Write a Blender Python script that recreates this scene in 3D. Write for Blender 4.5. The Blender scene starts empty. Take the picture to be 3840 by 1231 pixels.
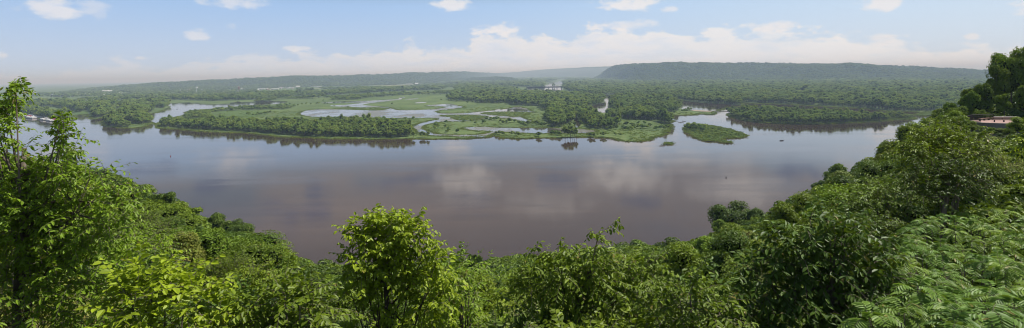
import bpy, bmesh, math, random
import numpy as np
from mathutils import Vector, Matrix
from mathutils.geometry import tessellate_polygon

rng = np.random.default_rng(11)
random.seed(5)
S = bpy.context.scene
COL = S.collection

# ------------------------------------------------------------------ camera geometry
F = 560.0                       # focal length in px of a 1024 px wide picture
HOR = 75.05                     # row of the horizon at the middle column
ROLL = math.atan(15.9 / 1024)
H = 100.0                       # eye height above the river
cr, sr = math.cos(ROLL), math.sin(ROLL)


def ray(px, py):
    a = (px - 512) / F
    b = -(py - HOR) / F
    return np.array([cr * a + sr * b, 1.0, -sr * a + cr * b])


def at_depth(px, py, Y):
    return ray(px, py) * Y


def on_plane(px, py, z=-H):
    d = ray(px, py)
    dz = min(d[2], -0.0035)
    return d * (z / dz)


def project(p):
    x, y, z = p
    a = x * cr - z * sr
    b = x * sr + z * cr
    return 512 + F * a / y, HOR - F * b / y


K = 1024 / 3840.0


def c1(x, y): return ((x / 1.9667) * K, (200 + y / 1.9667) * K)
def c2(x, y): return ((900 + x / 2.5813) * K, (240 + y / 2.5813) * K)
def c3(x, y): return ((1800 + x / 2.4292) * K, (220 + y / 2.4292) * K)
def c4(x, y): return ((2780 + x / 1.5887) * K, (120 + y / 1.5887) * K)
def vv(x, y): return (x / 2.5156, y / 2.5156)
def cb(x, y): return ((60 + x / 8.26) * K, (400 + y / 8.26) * K)


def L(f, *pts): return [f(*p) for p in pts]


# ------------------------------------------------------------------ noise in numpy
def _hash(ix, iy, seed):
    h = (ix * 374761393 + iy * 668265263 + seed * 974634777) & 0xffffffff
    h = ((h ^ (h >> 13)) * 1274126177) & 0xffffffff
    return ((h ^ (h >> 16)) & 0xffff) / 65535.0


def vnoise(x, y, seed=0):
    x = np.asarray(x, float); y = np.asarray(y, float)
    ix = np.floor(x).astype(np.int64); iy = np.floor(y).astype(np.int64)
    fx = x - ix; fy = y - iy
    fx = fx * fx * (3 - 2 * fx); fy = fy * fy * (3 - 2 * fy)
    a = _hash(ix, iy, seed); b = _hash(ix + 1, iy, seed)
    c = _hash(ix, iy + 1, seed); d = _hash(ix + 1, iy + 1, seed)
    return (a * (1 - fx) + b * fx) * (1 - fy) + (c * (1 - fx) + d * fx) * fy


def fbm(x, y, seed=0, octs=4):
    t = 0; a = 0.5; n = 0
    for o in range(octs):
        t = t + a * vnoise(np.asarray(x) * 2 ** o, np.asarray(y) * 2 ** o, seed + o * 17); n += a; a *= 0.5
    return t / n * 2 - 1


# ------------------------------------------------------------------ object helpers
def tag(o, label=None, cat=None, group=None, kind=None):
    if label: o['label'] = label
    if cat: o['category'] = cat
    if group: o['group'] = group
    if kind: o['kind'] = kind
    return o


def empty(name, loc=(0, 0, 0), rz=0):
    o = bpy.data.objects.new(name, None)
    o.empty_display_size = 0.5
    o.location = loc; o.rotation_euler = (0, 0, rz)
    COL.objects.link(o)
    return o


def link(name, me, parent=None, mats=(), loc=(0, 0, 0)):
    o = bpy.data.objects.new(name, me)
    for m in mats:
        me.materials.append(m)
    o.location = loc
    if parent is not None: o.parent = parent
    COL.objects.link(o)
    return o


def np_mesh(name, V, Fq, matidx=None, smooth=False):
    """mesh from vertex array and list of face arrays (each n x k)"""
    me = bpy.data.meshes.new(name)
    if not isinstance(Fq, (list, tuple)): Fq = [Fq]
    Fq = [np.asarray(f, np.int32) for f in Fq if len(f)]
    me.vertices.add(len(V))
    me.vertices.foreach_set('co', np.asarray(V, np.float32).ravel())
    loops = np.concatenate([f.ravel() for f in Fq])
    tot = np.concatenate([np.full(len(f), f.shape[1], np.int32) for f in Fq])
    start = np.concatenate([[0], np.cumsum(tot)[:-1]]).astype(np.int32)
    me.loops.add(len(loops)); me.loops.foreach_set('vertex_index', loops)
    me.polygons.add(len(tot))
    me.polygons.foreach_set('loop_start', start)
    me.polygons.foreach_set('loop_total', tot)
    if matidx is not None:
        me.polygons.foreach_set('material_index', np.asarray(matidx, np.int32))
    me.polygons.foreach_set('use_smooth', np.full(len(tot), smooth))
    me.update(calc_edges=True)
    return me


class MB:
    """collects boxes, bars and tubes into one mesh"""
    def __init__(self): self.v = []; self.f = []
    def quadmesh(self, vs, fs):
        o = len(self.v); self.v += [tuple(p) for p in vs]; self.f += [[i + o for i in f] for f in fs]
    def box(self, c, s, rz=0, taper=1.0):
        x, y, z = s[0] / 2, s[1] / 2, s[2] / 2
        ca, sa = math.cos(rz), math.sin(rz)
        vs = []
        for dz, t in ((-z, 1), (z, taper)):
            for dx, dy in ((-x, -y), (x, -y), (x, y), (-x, y)):
                dx *= t; dy *= t
                vs.append((c[0] + dx * ca - dy * sa, c[1] + dx * sa + dy * ca, c[2] + dz))
        self.quadmesh(vs, [(3, 2, 1, 0), (4, 5, 6, 7), (0, 1, 5, 4), (1, 2, 6, 5), (2, 3, 7, 6), (3, 0, 4, 7)])
    def tube(self, pts, rad, n=6):
        pts = [Vector(p) for p in pts]
        rings = []
        for i, p in enumerate(pts):
            d = (pts[min(i + 1, len(pts) - 1)] - pts[max(i - 1, 0)]).normalized()
            a = d.orthogonal().normalized(); b = d.cross(a)
            r = rad[i] if hasattr(rad, '__len__') else rad
            rings.append([p + (a * math.cos(t) + b * math.sin(t)) * r for t in [2 * math.pi * k / n for k in range(n)]])
        vs = [q for rg in rings for q in rg]; fs = []
        for i in range(len(pts) - 1):
            for k in range(n):
                fs.append((i * n + k, i * n + (k + 1) % n, (i + 1) * n + (k + 1) % n, (i + 1) * n + k))
        fs.append(tuple(range(n))[::-1]); fs.append(tuple((len(pts) - 1) * n + k for k in range(n)))
        self.quadmesh(vs, fs)
    def mesh(self, name, smooth=False):
        me = bpy.data.meshes.new(name); me.from_pydata(self.v, [], self.f); me.update()
        if smooth:
            for p in me.polygons: p.use_smooth = True
        return me
    def build(self, name, mat, parent=None, smooth=False):
        return link(name, self.mesh(name, smooth), parent, [mat])


# ------------------------------------------------------------------ materials
def new_mat(name):
    m = bpy.data.materials.new(name); m.use_nodes = True
    nt = m.node_tree; nt.nodes.clear()
    out = nt.nodes.new('ShaderNodeOutputMaterial')
    return m, nt, out


def N(nt, t, **kw):
    n = nt.nodes.new(t)
    for k, v in kw.items():
        if k in n.inputs: n.inputs[k].default_value = v
        else: setattr(n, k, v)
    return n


def math_n(nt, op, a, b=None, c=None, clamp=False):
    n = nt.nodes.new('ShaderNodeMath'); n.operation = op; n.use_clamp = clamp
    for i, v in enumerate((a, b, c)):
        if v is None: continue
        if isinstance(v, (int, float)): n.inputs[i].default_value = v
        else: nt.links.new(v, n.inputs[i])
    return n.outputs[0]


def mix_c(nt, fac, a, b):
    n = nt.nodes.new('ShaderNodeMix'); n.data_type = 'RGBA'
    for s, v in ((n.inputs['Factor'], fac), (n.inputs[6], a), (n.inputs[7], b)):
        if isinstance(v, (tuple, list)): s.default_value = (*v[:3], 1)
        elif isinstance(v, (int, float)): s.default_value = v
        else: nt.links.new(v, s)
    return n.outputs[2]


def noise(nt, vec, scale, detail=3, rough=0.55, out='Fac'):
    n = N(nt, 'ShaderNodeTexNoise', Scale=scale, Detail=detail, Roughness=rough)
    nt.links.new(vec, n.inputs['Vector'])
    return n.outputs[out]


def ramp(nt, fac, lo, hi):
    n = nt.nodes.new('ShaderNodeMapRange'); n.interpolation_type = 'SMOOTHSTEP'
    n.inputs['From Min'].default_value = lo; n.inputs['From Max'].default_value = hi
    nt.links.new(fac, n.inputs['Value'])
    return n.outputs[0]


def pos(nt, scale=(1, 1, 1)):
    g = nt.nodes.new('ShaderNodeNewGeometry')
    m = nt.nodes.new('ShaderNodeMapping'); m.inputs['Scale'].default_value = scale
    nt.links.new(g.outputs['Position'], m.inputs['Vector'])
    return m.outputs[0]


def leaf_mat(name, dark, light, trans=0.3, rough=0.5, spec=0.35, back=None):
    spec *= 0.6; trans *= 0.9; rough = min(0.8, rough + 0.06)
    dark = (dark[0] * 2.1, dark[1] * 1.9, dark[2] * 0.9); light = (light[0] * 3.15, light[1] * 2.8, light[2] * 1.5)
    m, nt, out = new_mat(name)
    oi = nt.nodes.new('ShaderNodeObjectInfo'); g = nt.nodes.new('ShaderNodeNewGeometry')
    f = math_n(nt, 'MULTIPLY_ADD', g.outputs['Random Per Island'], 0.55, math_n(nt, 'MULTIPLY', oi.outputs['Random'], 0.45))
    c = mix_c(nt, f, dark, light)
    h1 = math_n(nt, 'FRACT', math_n(nt, 'MULTIPLY', oi.outputs['Random'], 7.31))
    warm = nt.nodes.new('ShaderNodeMix'); warm.data_type = 'RGBA'; warm.blend_type = 'MULTIPLY'
    warm.inputs['Factor'].default_value = 1.0; nt.links.new(c, warm.inputs[6])
    nt.links.new(mix_c(nt, h1, (1.12, 1.02, 0.82), (0.78, 0.88, 1.1)), warm.inputs[7])
    c = warm.outputs[2]
    old = math_n(nt, 'GREATER_THAN', math_n(nt, 'FRACT', math_n(nt, 'MULTIPLY', g.outputs['Random Per Island'], 13.7)), 0.985)
    c = mix_c(nt, math_n(nt, 'MULTIPLY', old, 0.7), c, (0.34, 0.24, 0.07))
    p = N(nt, 'ShaderNodeBsdfPrincipled', Roughness=rough)
    p.inputs['Specular IOR Level'].default_value = spec
    nt.links.new(c, p.inputs['Base Color'])
    t = nt.nodes.new('ShaderNodeBsdfTranslucent')
    nt.links.new(mix_c(nt, 0.55, c, (0.26, 0.36, 0.015)), t.inputs['Color'])
    mx = nt.nodes.new('ShaderNodeMixShader'); mx.inputs[0].default_value = trans
    nt.links.new(p.outputs[0], mx.inputs[1]); nt.links.new(t.outputs[0], mx.inputs[2])
    nt.links.new(mx.outputs[0], out.inputs['Surface'])
    return m


def plain_mat(name, a, b=None, scale=1.0, rough=0.7, metal=0.0, spec=0.4, bump=0.0):
    m, nt, out = new_mat(name)
    p = N(nt, 'ShaderNodeBsdfPrincipled', Roughness=rough, Metallic=metal)
    p.inputs['Specular IOR Level'].default_value = spec
    n = noise(nt, pos(nt), scale, 4)
    nt.links.new(mix_c(nt, ramp(nt, n, 0.3, 0.7), a, b or tuple(v * 0.75 for v in a)), p.inputs['Base Color'])
    if bump:
        bm = N(nt, 'ShaderNodeBump', Strength=bump); nt.links.new(n, bm.inputs['Height']); nt.links.new(bm.outputs[0], p.inputs['Normal'])
    nt.links.new(p.outputs[0], out.inputs['Surface'])
    return m


def water_mat(name, deep, algae=0.0, rough=0.06, ripple=0.05):
    m, nt, out = new_mat(name)
    p = N(nt, 'ShaderNodeBsdfPrincipled', Roughness=rough, IOR=1.33)
    P = pos(nt)
    big = noise(nt, pos(nt, (0.0032, 0.0075, 1)), 1.0, 4)
    st = noise(nt, pos(nt, (0.0022, 0.021, 1)), 1.0, 6, 0.62)
    col = mix_c(nt, ramp(nt, big, 0.35, 0.7), tuple(v * 0.82 for v in deep), tuple(v * 1.2 for v in deep))
    col = mix_c(nt, math_n(nt, 'MULTIPLY', ramp(nt, st, 0.5, 0.68), 0.45), col, tuple(v * 1.75 for v in deep))
    if algae:
        a = noise(nt, pos(nt, (0.012, 0.006, 1)), 1.0, 6, 0.65)
        fac = math_n(nt, 'MULTIPLY', ramp(nt, a, 0.44, 0.62), algae)
        col = mix_c(nt, fac, col, (0.22, 0.22, 0.16))
        r = nt.nodes.new('ShaderNodeMapRange'); r.inputs['To Min'].default_value = rough; r.inputs['To Max'].default_value = 0.45
        nt.links.new(fac, r.inputs['Value']); nt.links.new(r.outputs[0], p.inputs['Roughness'])
    else:
        w = noise(nt, pos(nt, (0.004, 0.012, 1)), 1.0, 5, 0.6)
        r = nt.nodes.new('ShaderNodeMapRange'); r.inputs['To Min'].default_value = rough * 0.6; r.inputs['To Max'].default_value = rough * 2.4
        r.inputs['From Min'].default_value = 0.35; r.inputs['From Max'].default_value = 0.7
        nt.links.new(w, r.inputs['Value']); nt.links.new(r.outputs[0], p.inputs['Roughness'])
    nt.links.new(col, p.inputs['Base Color'])
    n1 = noise(nt, pos(nt, (0.35, 0.6, 1)), 1.0, 4, 0.6)
    wind = ramp(nt, noise(nt, pos(nt, (0.006, 0.02, 1)), 1.0, 5, 0.62), 0.46, 0.66)
    bm = N(nt, 'ShaderNodeBump', Distance=1.0)
    nt.links.new(math_n(nt, 'MULTIPLY_ADD', wind, ripple, ripple * 0.25), bm.inputs['Strength'])
    nt.links.new(n1, bm.inputs['Height']); nt.links.new(bm.outputs[0], p.inputs['Normal'])
    nt.links.new(p.outputs[0], out.inputs['Surface'])
    return m


def land_mat(name, cols, s1=0.02, s2=0.15, mud=None):
    m, nt, out = new_mat(name)
    p = N(nt, 'ShaderNodeBsdfPrincipled', Roughness=0.9)
    p.inputs['Specular IOR Level'].default_value = 0.1
    a = ramp(nt, noise(nt, pos(nt, (s1, s1 * 0.6, 1)), 1.0, 5, 0.6), 0.38, 0.64)
    b = ramp(nt, noise(nt, pos(nt, (s2, s2 * 0.7, 1)), 1.0, 4, 0.6), 0.35, 0.7)
    c = mix_c(nt, a, cols[0], cols[1])
    c = mix_c(nt, math_n(nt, 'MULTIPLY', b, 0.5), c, cols[2])
    if mud:
        d = ramp(nt, noise(nt, pos(nt, (s1 * 1.7, s1, 7)), 1.0, 6, 0.65), 0.6, 0.7)
        c = mix_c(nt, math_n(nt, 'MULTIPLY', d, 0.6), c, mud)
    nt.links.new(c, p.inputs['Base Color'])
    nt.links.new(p.outputs[0], out.inputs['Surface'])
    return m


M = {}
M['bark'] = plain_mat('bark', (0.10, 0.075, 0.055), (0.18, 0.15, 0.12), 4.0, 0.9, bump=0.4)
M['pale_bark'] = plain_mat('pale_bark', (0.24, 0.2, 0.16), (0.12, 0.09, 0.07), 5.0, 0.85)
M['leaf_bright'] = leaf_mat('leaf_bright', (0.055, 0.10, 0.010), (0.13, 0.20, 0.020), 0.36, 0.42, 0.5)
M['leaf_mid'] = leaf_mat('leaf_mid', (0.038, 0.072, 0.009), (0.085, 0.135, 0.016), 0.3, 0.42, 0.45)
M['leaf_dark'] = leaf_mat('leaf_dark', (0.022, 0.046, 0.010), (0.05, 0.088, 0.016), 0.22, 0.42, 0.4)
M['leaf_grey'] = leaf_mat('leaf_grey', (0.055, 0.085, 0.028), (0.12, 0.15, 0.06), 0.25, 0.5, 0.4)
M['leaf_yellow'] = leaf_mat('leaf_yellow', (0.13, 0.16, 0.03), (0.24, 0.27, 0.07), 0.3, 0.5, 0.3)
M['leaf_sumac'] = leaf_mat('leaf_sumac', (0.05, 0.105, 0.026), (0.10, 0.17, 0.046), 0.3, 0.42, 0.4)
M['forest_leaf'] = leaf_mat('forest_leaf', (0.054, 0.094, 0.034), (0.118, 0.18, 0.058), 0.2, 0.7, 0.15)
M['forest_core'] = plain_mat('forest_core', (0.022, 0.034, 0.010), None, 0.3, 0.9, spec=0.05)  # dark fill inside crowns: blocks light, interior shade put into its colour
M['forest_leaf_pale'] = leaf_mat('forest_leaf_pale', (0.066, 0.104, 0.05), (0.125, 0.18, 0.076), 0.2, 0.7, 0.15)
M['hill_leaf'] = leaf_mat('hill_leaf', (0.04, 0.066, 0.026), (0.085, 0.125, 0.046), 0.1, 0.8, 0.1)
M['water'] = water_mat('river_water', (0.066, 0.044, 0.030), 0.0, 0.03, 0.045)
M['pond'] = water_mat('pond_water', (0.10, 0.085, 0.07), 0.7, 0.05, 0.02)
M['land'] = land_mat('marsh_grass', [(0.065, 0.115, 0.032), (0.12, 0.18, 0.05), (0.19, 0.21, 0.085)], 0.012, 0.12, (0.12, 0.115, 0.06))
M['island'] = land_mat('island_grass', [(0.05, 0.095, 0.016), (0.085, 0.15, 0.025), (0.12, 0.16, 0.04)], 0.03, 0.2)
M['hill'] = land_mat('hill_woods', [(0.02, 0.04, 0.01), (0.04, 0.068, 0.018), (0.055, 0.085, 0.022)], 0.004, 0.03)
M['slope'] = land_mat('slope_soil', [(0.018, 0.03, 0.008), (0.03, 0.045, 0.012), (0.05, 0.045, 0.025)], 0.1, 0.6)
M['field'] = land_mat('field_crop', [(0.16, 0.19, 0.08), (0.24, 0.23, 0.12), (0.2, 0.22, 0.10)], 0.004, 0.05)
M['meadow'] = land_mat('meadow_grass', [(0.075, 0.13, 0.03), (0.10, 0.16, 0.04), (0.12, 0.17, 0.05)], 0.004, 0.05)
M['sand'] = land_mat('sand', [(0.36, 0.3, 0.22), (0.3, 0.25, 0.18), (0.4, 0.34, 0.26)], 0.05, 0.3)
M['house_wall'] = plain_mat('house_wall', (0.66, 0.65, 0.62), (0.55, 0.54, 0.52), 0.3, 0.7)
M['white'] = plain_mat('white_sheet', (0.8, 0.79, 0.76), (0.66, 0.65, 0.62), 0.3, 0.5)
M['grey_roof'] = plain_mat('grey_roof', (0.34, 0.34, 0.35), (0.26, 0.26, 0.27), 0.2, 0.7)
M['red_brick'] = plain_mat('red_brick', (0.36, 0.17, 0.13), (0.28, 0.13, 0.10), 0.8, 0.85)
M['tan_wall'] = plain_mat('tan_wall', (0.5, 0.42, 0.32), (0.42, 0.35, 0.27), 0.4, 0.85)
M['red_cover'] = plain_mat('red_cover', (0.42, 0.07, 0.08), (0.32, 0.06, 0.06), 0.2, 0.5)
M['rust_hull'] = plain_mat('rust_hull', (0.2, 0.12, 0.10), (0.14, 0.10, 0.09), 0.5, 0.7)
M['dark_steel'] = plain_mat('dark_steel', (0.035, 0.033, 0.032), (0.06, 0.05, 0.045), 1.5, 0.5, 0.3)
M['concrete'] = plain_mat('concrete', (0.34, 0.32, 0.29), (0.24, 0.22, 0.2), 0.6, 0.85)
M['paver'] = plain_mat('paver', (0.46, 0.30, 0.25), (0.38, 0.24, 0.2), 2.0, 0.85)
M['cap_stone'] = plain_mat('cap_stone', (0.55, 0.5, 0.44), (0.45, 0.4, 0.35), 2.0, 0.8)
M['bench_wood'] = plain_mat('bench_wood', (0.42, 0.27, 0.19), (0.32, 0.2, 0.14), 3.0, 0.75)
M['drift'] = plain_mat('driftwood', (0.22, 0.17, 0.12), (0.13, 0.10, 0.07), 2.0, 0.9)

# ------------------------------------------------------------------ world, sun, camera, haze
SUN_AZ, SUN_EL = math.radians(68), math.radians(56)
def make_world():
    w = bpy.data.worlds.new('World'); S.world = w; w.use_nodes = True
    nt = w.node_tree; nt.nodes.clear()
    out = nt.nodes.new('ShaderNodeOutputWorld'); bg = nt.nodes.new('ShaderNodeBackground')
    bg.inputs['Strength'].default_value = SKY_STRENGTH
    sky = nt.nodes.new('ShaderNodeTexSky'); sky.sky_type = 'NISHITA'; sky.sun_disc = False
    sky.sun_elevation = SUN_EL; sky.sun_rotation = SUN_AZ
    sky.altitude = 200; sky.air_density = 1.0; sky.dust_density = 0.6; sky.ozone_density = 1.4
    tc = nt.nodes.new('ShaderNodeTexCoord')
    sep = nt.nodes.new('ShaderNodeSeparateXYZ'); nt.links.new(tc.outputs['Generated'], sep.inputs[0])
    x, y, z = sep.outputs
    el = math_n(nt, 'MULTIPLY', math_n(nt, 'ARCSINE', z), 180 / math.pi)
    az = math_n(nt, 'MULTIPLY', math_n(nt, 'ARCTAN2', x, y), 180 / math.pi)
    # clouds: coordinates in degrees
    def comb(a, b, c=0.0):
        n = nt.nodes.new('ShaderNodeCombineXYZ')
        for i, v in enumerate((a, b, c)):
            if isinstance(v, (int, float)): n.inputs[i].default_value = v
            else: nt.links.new(v, n.inputs[i])
        return n.outputs[0]
    cv = comb(math_n(nt, 'MULTIPLY', az, 0.42), math_n(nt, 'MULTIPLY', el, 0.85))
    puff = noise(nt, cv, 1.0, 7, 0.58)
    cv2 = comb(math_n(nt, 'MULTIPLY', az, 0.09), math_n(nt, 'MULTIPLY', el, 0.12), 4.0)
    broad = noise(nt, cv2, 1.0, 3, 0.5)
    d = math_n(nt, 'MULTIPLY', math_n(nt, 'SUBTRACT', puff, 0.5), 2.0)       # -1..1
    db = math_n(nt, 'MULTIPLY', math_n(nt, 'SUBTRACT', broad, 0.5), 2.0)
    # cumulus bank standing along the horizon: its top as a float curve over azimuth
    fc = nt.nodes.new('ShaderNodeFloatCurve')
    pts = BANK
    cur = fc.mapping.curves[0]
    for i, (a, e) in enumerate(pts):
        u, v = (a + 60) / 120, e / 10
        if i == 0: cur.points[0].location = (u, v)
        elif i == len(pts) - 1: cur.points[-1].location = (u, v)
        else: cur.points.new(u, v)
    fc.mapping.update()
    nt.links.new(math_n(nt, 'MULTIPLY_ADD', az, 1 / 120, 0.5, clamp=True), fc.inputs['Value'])
    top = math_n(nt, 'MULTIPLY', fc.outputs[0], 10)
    hgt = math_n(nt, 'SUBTRACT', top, el)
    hgt = math_n(nt, 'ADD', hgt, math_n(nt, 'MULTIPLY', d, 2.8))
    body_n = noise(nt, comb(math_n(nt, 'MULTIPLY', az, 0.22), math_n(nt, 'MULTIPLY', el, 0.9), 9.0), 1.0, 5, 0.55)
    bank = math_n(nt, 'MULTIPLY', ramp(nt, hgt, -0.25, 0.75), math_n(nt, 'MULTIPLY_ADD', ramp(nt, body_n, 0.32, 0.55), 0.4, 0.6))
    # shade: lit tops near the upper edge, greyer body below
    edge = ramp(nt, hgt, 0.2, 2.6)
    # single clouds
    tot = None
    for (ca, ce, wa, we, amp) in CLOUDS:
        ex = math_n(nt, 'DIVIDE', math_n(nt, 'SUBTRACT', az, ca), wa)
        ey = math_n(nt, 'DIVIDE', math_n(nt, 'SUBTRACT', el, ce), we)
        q = math_n(nt, 'ADD', math_n(nt, 'MULTIPLY', ex, ex), math_n(nt, 'MULTIPLY', ey, ey))
        q = math_n(nt, 'ADD', math_n(nt, 'SUBTRACT', 1.0, q), math_n(nt, 'MULTIPLY', d, 2.2))
        q = math_n(nt, 'MULTIPLY', ramp(nt, q, 0.0, 1.1), amp)
        tot = q if tot is None else math_n(nt, 'MAXIMUM', tot, q)
    # scattered field higher up (seen in the river)
    zz = math_n(nt, 'MAXIMUM', z, 0.02)
    pv = comb(math_n(nt, 'DIVIDE', x, zz), math_n(nt, 'DIVIDE', y, zz), 2.0)
    fld = noise(nt, pv, 0.8, 5, 0.5)
    fld = math_n(nt, 'MULTIPLY', ramp(nt, fld, 0.34, 0.48), math_n(nt, 'MULTIPLY', ramp(nt, el, 8.0, 9.5), math_n(nt, 'SUBTRACT', 1.0, ramp(nt, el, 13.0, 22.0))))
    mask = tot; hole = None
    for (ca, ce, wa, we, amp) in HOLES:
        ex = math_n(nt, 'DIVIDE', math_n(nt, 'SUBTRACT', az, ca), wa)
        ey = math_n(nt, 'DIVIDE', math_n(nt, 'SUBTRACT', el, ce), we)
        q = math_n(nt, 'ADD', math_n(nt, 'MULTIPLY', ex, ex), math_n(nt, 'MULTIPLY', ey, ey))
        q = math_n(nt, 'ADD', math_n(nt, 'SUBTRACT', 1.0, q), math_n(nt, 'MULTIPLY', d, 2.8))
        q = math_n(nt, 'MULTIPLY', ramp(nt, q, 0.0, 0.9), amp)
        hole = q if hole is None else math_n(nt, 'MAXIMUM', hole, q)
    fieldm = math_n(nt, 'MULTIPLY', math_n(nt, 'MULTIPLY', fld, 0.85), math_n(nt, 'SUBTRACT', 1.0, hole))
    # horizon veil
    veil = math_n(nt, 'MULTIPLY', math_n(nt, 'SUBTRACT', 1.0, ramp(nt, el, -1.0, 9.0)), 0.6)
    blue = math_n(nt, 'MULTIPLY', math_n(nt, 'SUBTRACT', 1.0, ramp(nt, el, 6.8, 9.8)), 0.9)
    right = ramp(nt, az, -25, 50)
    skyc = nt.nodes.new('ShaderNodeMix'); skyc.data_type = 'RGBA'; skyc.blend_type = 'MULTIPLY'
    skyc.inputs['Factor'].default_value = 1.0
    nt.links.new(sky.outputs[0], skyc.inputs[6]); skyc.inputs[7].default_value = (*SKY_TINT, 1)
    c = skyc.outputs[2]
    k = 1.0 / SKY_STRENGTH
    c = mix_c(nt, blue, c, mix_c(nt, right, tuple(v * k for v in (0.37, 0.58, 0.92)), tuple(v * k for v in (0.62, 0.80, 1.0))))
    c = mix_c(nt, veil, c, tuple(v * k for v in VEIL))
    bankc = mix_c(nt, edge, tuple(v * k for v in (0.90, 0.86, 0.84)), tuple(v * k for v in (0.77, 0.80, 0.90)))
    bankc = mix_c(nt, math_n(nt, 'MULTIPLY', ramp(nt, body_n, 0.4, 0.66), 0.5), bankc, tuple(v * k for v in (0.84, 0.81, 0.80)))
    bankr = mix_c(nt, math_n(nt, 'MULTIPLY', right, 0.75), bankc, tuple(v * k for v in (0.97, 0.95, 0.94)))
    c = mix_c(nt, math_n(nt, 'MULTIPLY', bank, math_n(nt, 'MULTIPLY_ADD', ramp(nt, az, -38, 2), 0.46, 0.38)), c, bankr)
    c = mix_c(nt, fieldm, c, tuple(v * k for v in (0.35, 0.335, 0.37)))
    c = mix_c(nt, math_n(nt, 'MULTIPLY', hole, 0.9), c, tuple(v * k for v in (0.10, 0.17, 0.36)))
    c = mix_c(nt, math_n(nt, 'MULTIPLY', mask, 0.95), c, tuple(v * k for v in CLOUD_COL))
    nt.links.new(c, bg.inputs['Color']); nt.links.new(bg.outputs[0], out.inputs['Surface'])


SKY_STRENGTH = 0.095
SKY_TINT = (0.80, 0.78, 0.80)
VEIL = (0.74, 0.77, 0.84)
CLOUD_COL = (0.90, 0.87, 0.87)


def azel(px, py):
    d = ray(px, py)
    return math.degrees(math.atan2(d[0], d[1])), math.degrees(math.atan2(d[2], math.hypot(d[0], d[1])))


BANK = []
for (px, py) in [vv(-200, 190), vv(0, 185), vv(150, 172), vv(300, 150), vv(450, 155), vv(560, 130), vv(700, 125), vv(880, 125), vv(1020, 105),
                 vv(1150, 110), vv(1230, 70), vv(1330, 80), vv(1420, 85), vv(1480, 66), vv(1600, 58), vv(1750, 68), vv(1900, 62), vv(2050, 66),
                 vv(2200, 92), vv(2330, 100), vv(2450, 105), vv(2576, 110), vv(2800, 110)]:
    a, e = azel(px, py)
    BANK.append((a, max(0.2, e - 0.4)))
CLOUDS = []
for (x0, y0, x1, y1, amp) in [(25, -20, 215, 60, .75), (170, -10, 290, 40, .4), (465, 70, 540, 108, .6), (560, 55, 600, 75, .35), (1075, -6, 1200, 32, .85), (1490, -14, 1700, 22, .9),
                               (1655, 12, 1710, 32, .6), (-20, 128, 25, 156, .7), (2150, -14, 2275, 28, .85), (2515, -2, 2640, 32, .85), (2420, 82, 2470, 102, .7), (230, 20, 275, 60, .25),
                               (1180, 55, 1330, 92, .8), (1480, 50, 1680, 80, .6), (1890, 50, 2010, 84, .8), (2170, 85, 2260, 115, .7), (330, 140, 380, 152, .5), (700, 112, 790, 130, .6)]:
    a0, e0 = azel(*vv(x0, y0)); a1, e1 = azel(*vv(x1, y1))
    CLOUDS.append(((a0 + a1) / 2, (e0 + e1) / 2, abs(a1 - a0) / 2 * 1.0, abs(e1 - e0) / 2 * 1.0, amp))
for (px, row, w_, h_, amp) in [(620, 176, 5.0, 1.7, 1.0), (742, 192, 5.0, 1.6, 1.0), (462, 180, 4.0, 1.8, .8), (235, 160, 3.5, 1.2, .6), (880, 168, 4.0, 1.0, .6), (690, 160, 7.0, .8, .5), (540, 205, 6.0, 1.5, .5)]:
    h0 = HOR - math.tan(ROLL) * (px - 512)
    a, _ = azel(px, h0); CLOUDS.append((a, math.degrees(math.atan((row - h0) / F * math.cos(math.radians(a)))), w_, h_, amp))
HOLES = []
for (px, row, wpx, hpx) in [(150, 168, 30, 5), (307, 216, 34, 9), (318, 192, 22, 8), (390, 182, 34, 5), (555, 183, 30, 8), (640, 202, 26, 6), (800, 171, 40, 8), (432, 177, 18, 5), (270, 207, 20, 5), (470, 200, 26, 6), (900, 158, 30, 5), (205, 185, 24, 6)]:
    h0 = HOR - math.tan(ROLL) * (px - 512)
    a, _ = azel(px, h0); c_ = math.cos(math.radians(a))
    HOLES.append((a, math.degrees(math.atan((row - h0) / F * c_)), math.degrees(wpx / F) * c_ * c_, math.degrees(hpx / F) * c_, 0.95))
make_world()

sl = bpy.data.lights.new('sun', 'SUN'); sl.energy = 5.0; sl.angle = math.radians(0.5); sl.color = (1.0, 0.955, 0.88)
so = bpy.data.objects.new('sun', sl); COL.objects.link(so)
sd = Vector((math.sin(SUN_AZ) * math.cos(SUN_EL), math.cos(SUN_AZ) * math.cos(SUN_EL), math.sin(SUN_EL)))
so.rotation_euler = sd.to_track_quat('Z', 'Y').to_euler(); so.location = (0, 0, 300)

cam = bpy.data.cameras.new('camera'); cam.sensor_fit = 'HORIZONTAL'; cam.sensor_width = 36; cam.lens = 36 * F / 1024
cam.shift_y = -(164 - HOR) / 1024; cam.clip_start = 0.3; cam.clip_end = 120000
co = bpy.data.objects.new('camera', cam); COL.objects.link(co)
Rv, Uv, Fv = Vector((cr, 0, -sr)), Vector((sr, 0, cr)), Vector((0, 1, 0))
co.matrix_world = Matrix((Rv, Uv, -Fv)).transposed().to_4x4()
S.camera = co
S.view_settings.view_transform = 'Standard'; S.view_settings.look = 'None'; S.view_settings.exposure = 0
S.render.engine = 'CYCLES'
S.cycles.use_denoising = True
try: S.cycles.denoiser = 'OPENIMAGEDENOISE'
except Exception: pass
S.cycles.max_bounces = 5; S.cycles.diffuse_bounces = 2; S.cycles.glossy_bounces = 2; S.cycles.transmission_bounces = 3; S.cycles.volume_bounces = 0
S.cycles.transparent_max_bounces = 4
S.cycles.pixel_filter_type = 'BLACKMAN_HARRIS'; S.cycles.filter_width = 1.05
S.cycles.caustics_reflective = False; S.cycles.caustics_refractive = False

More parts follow.
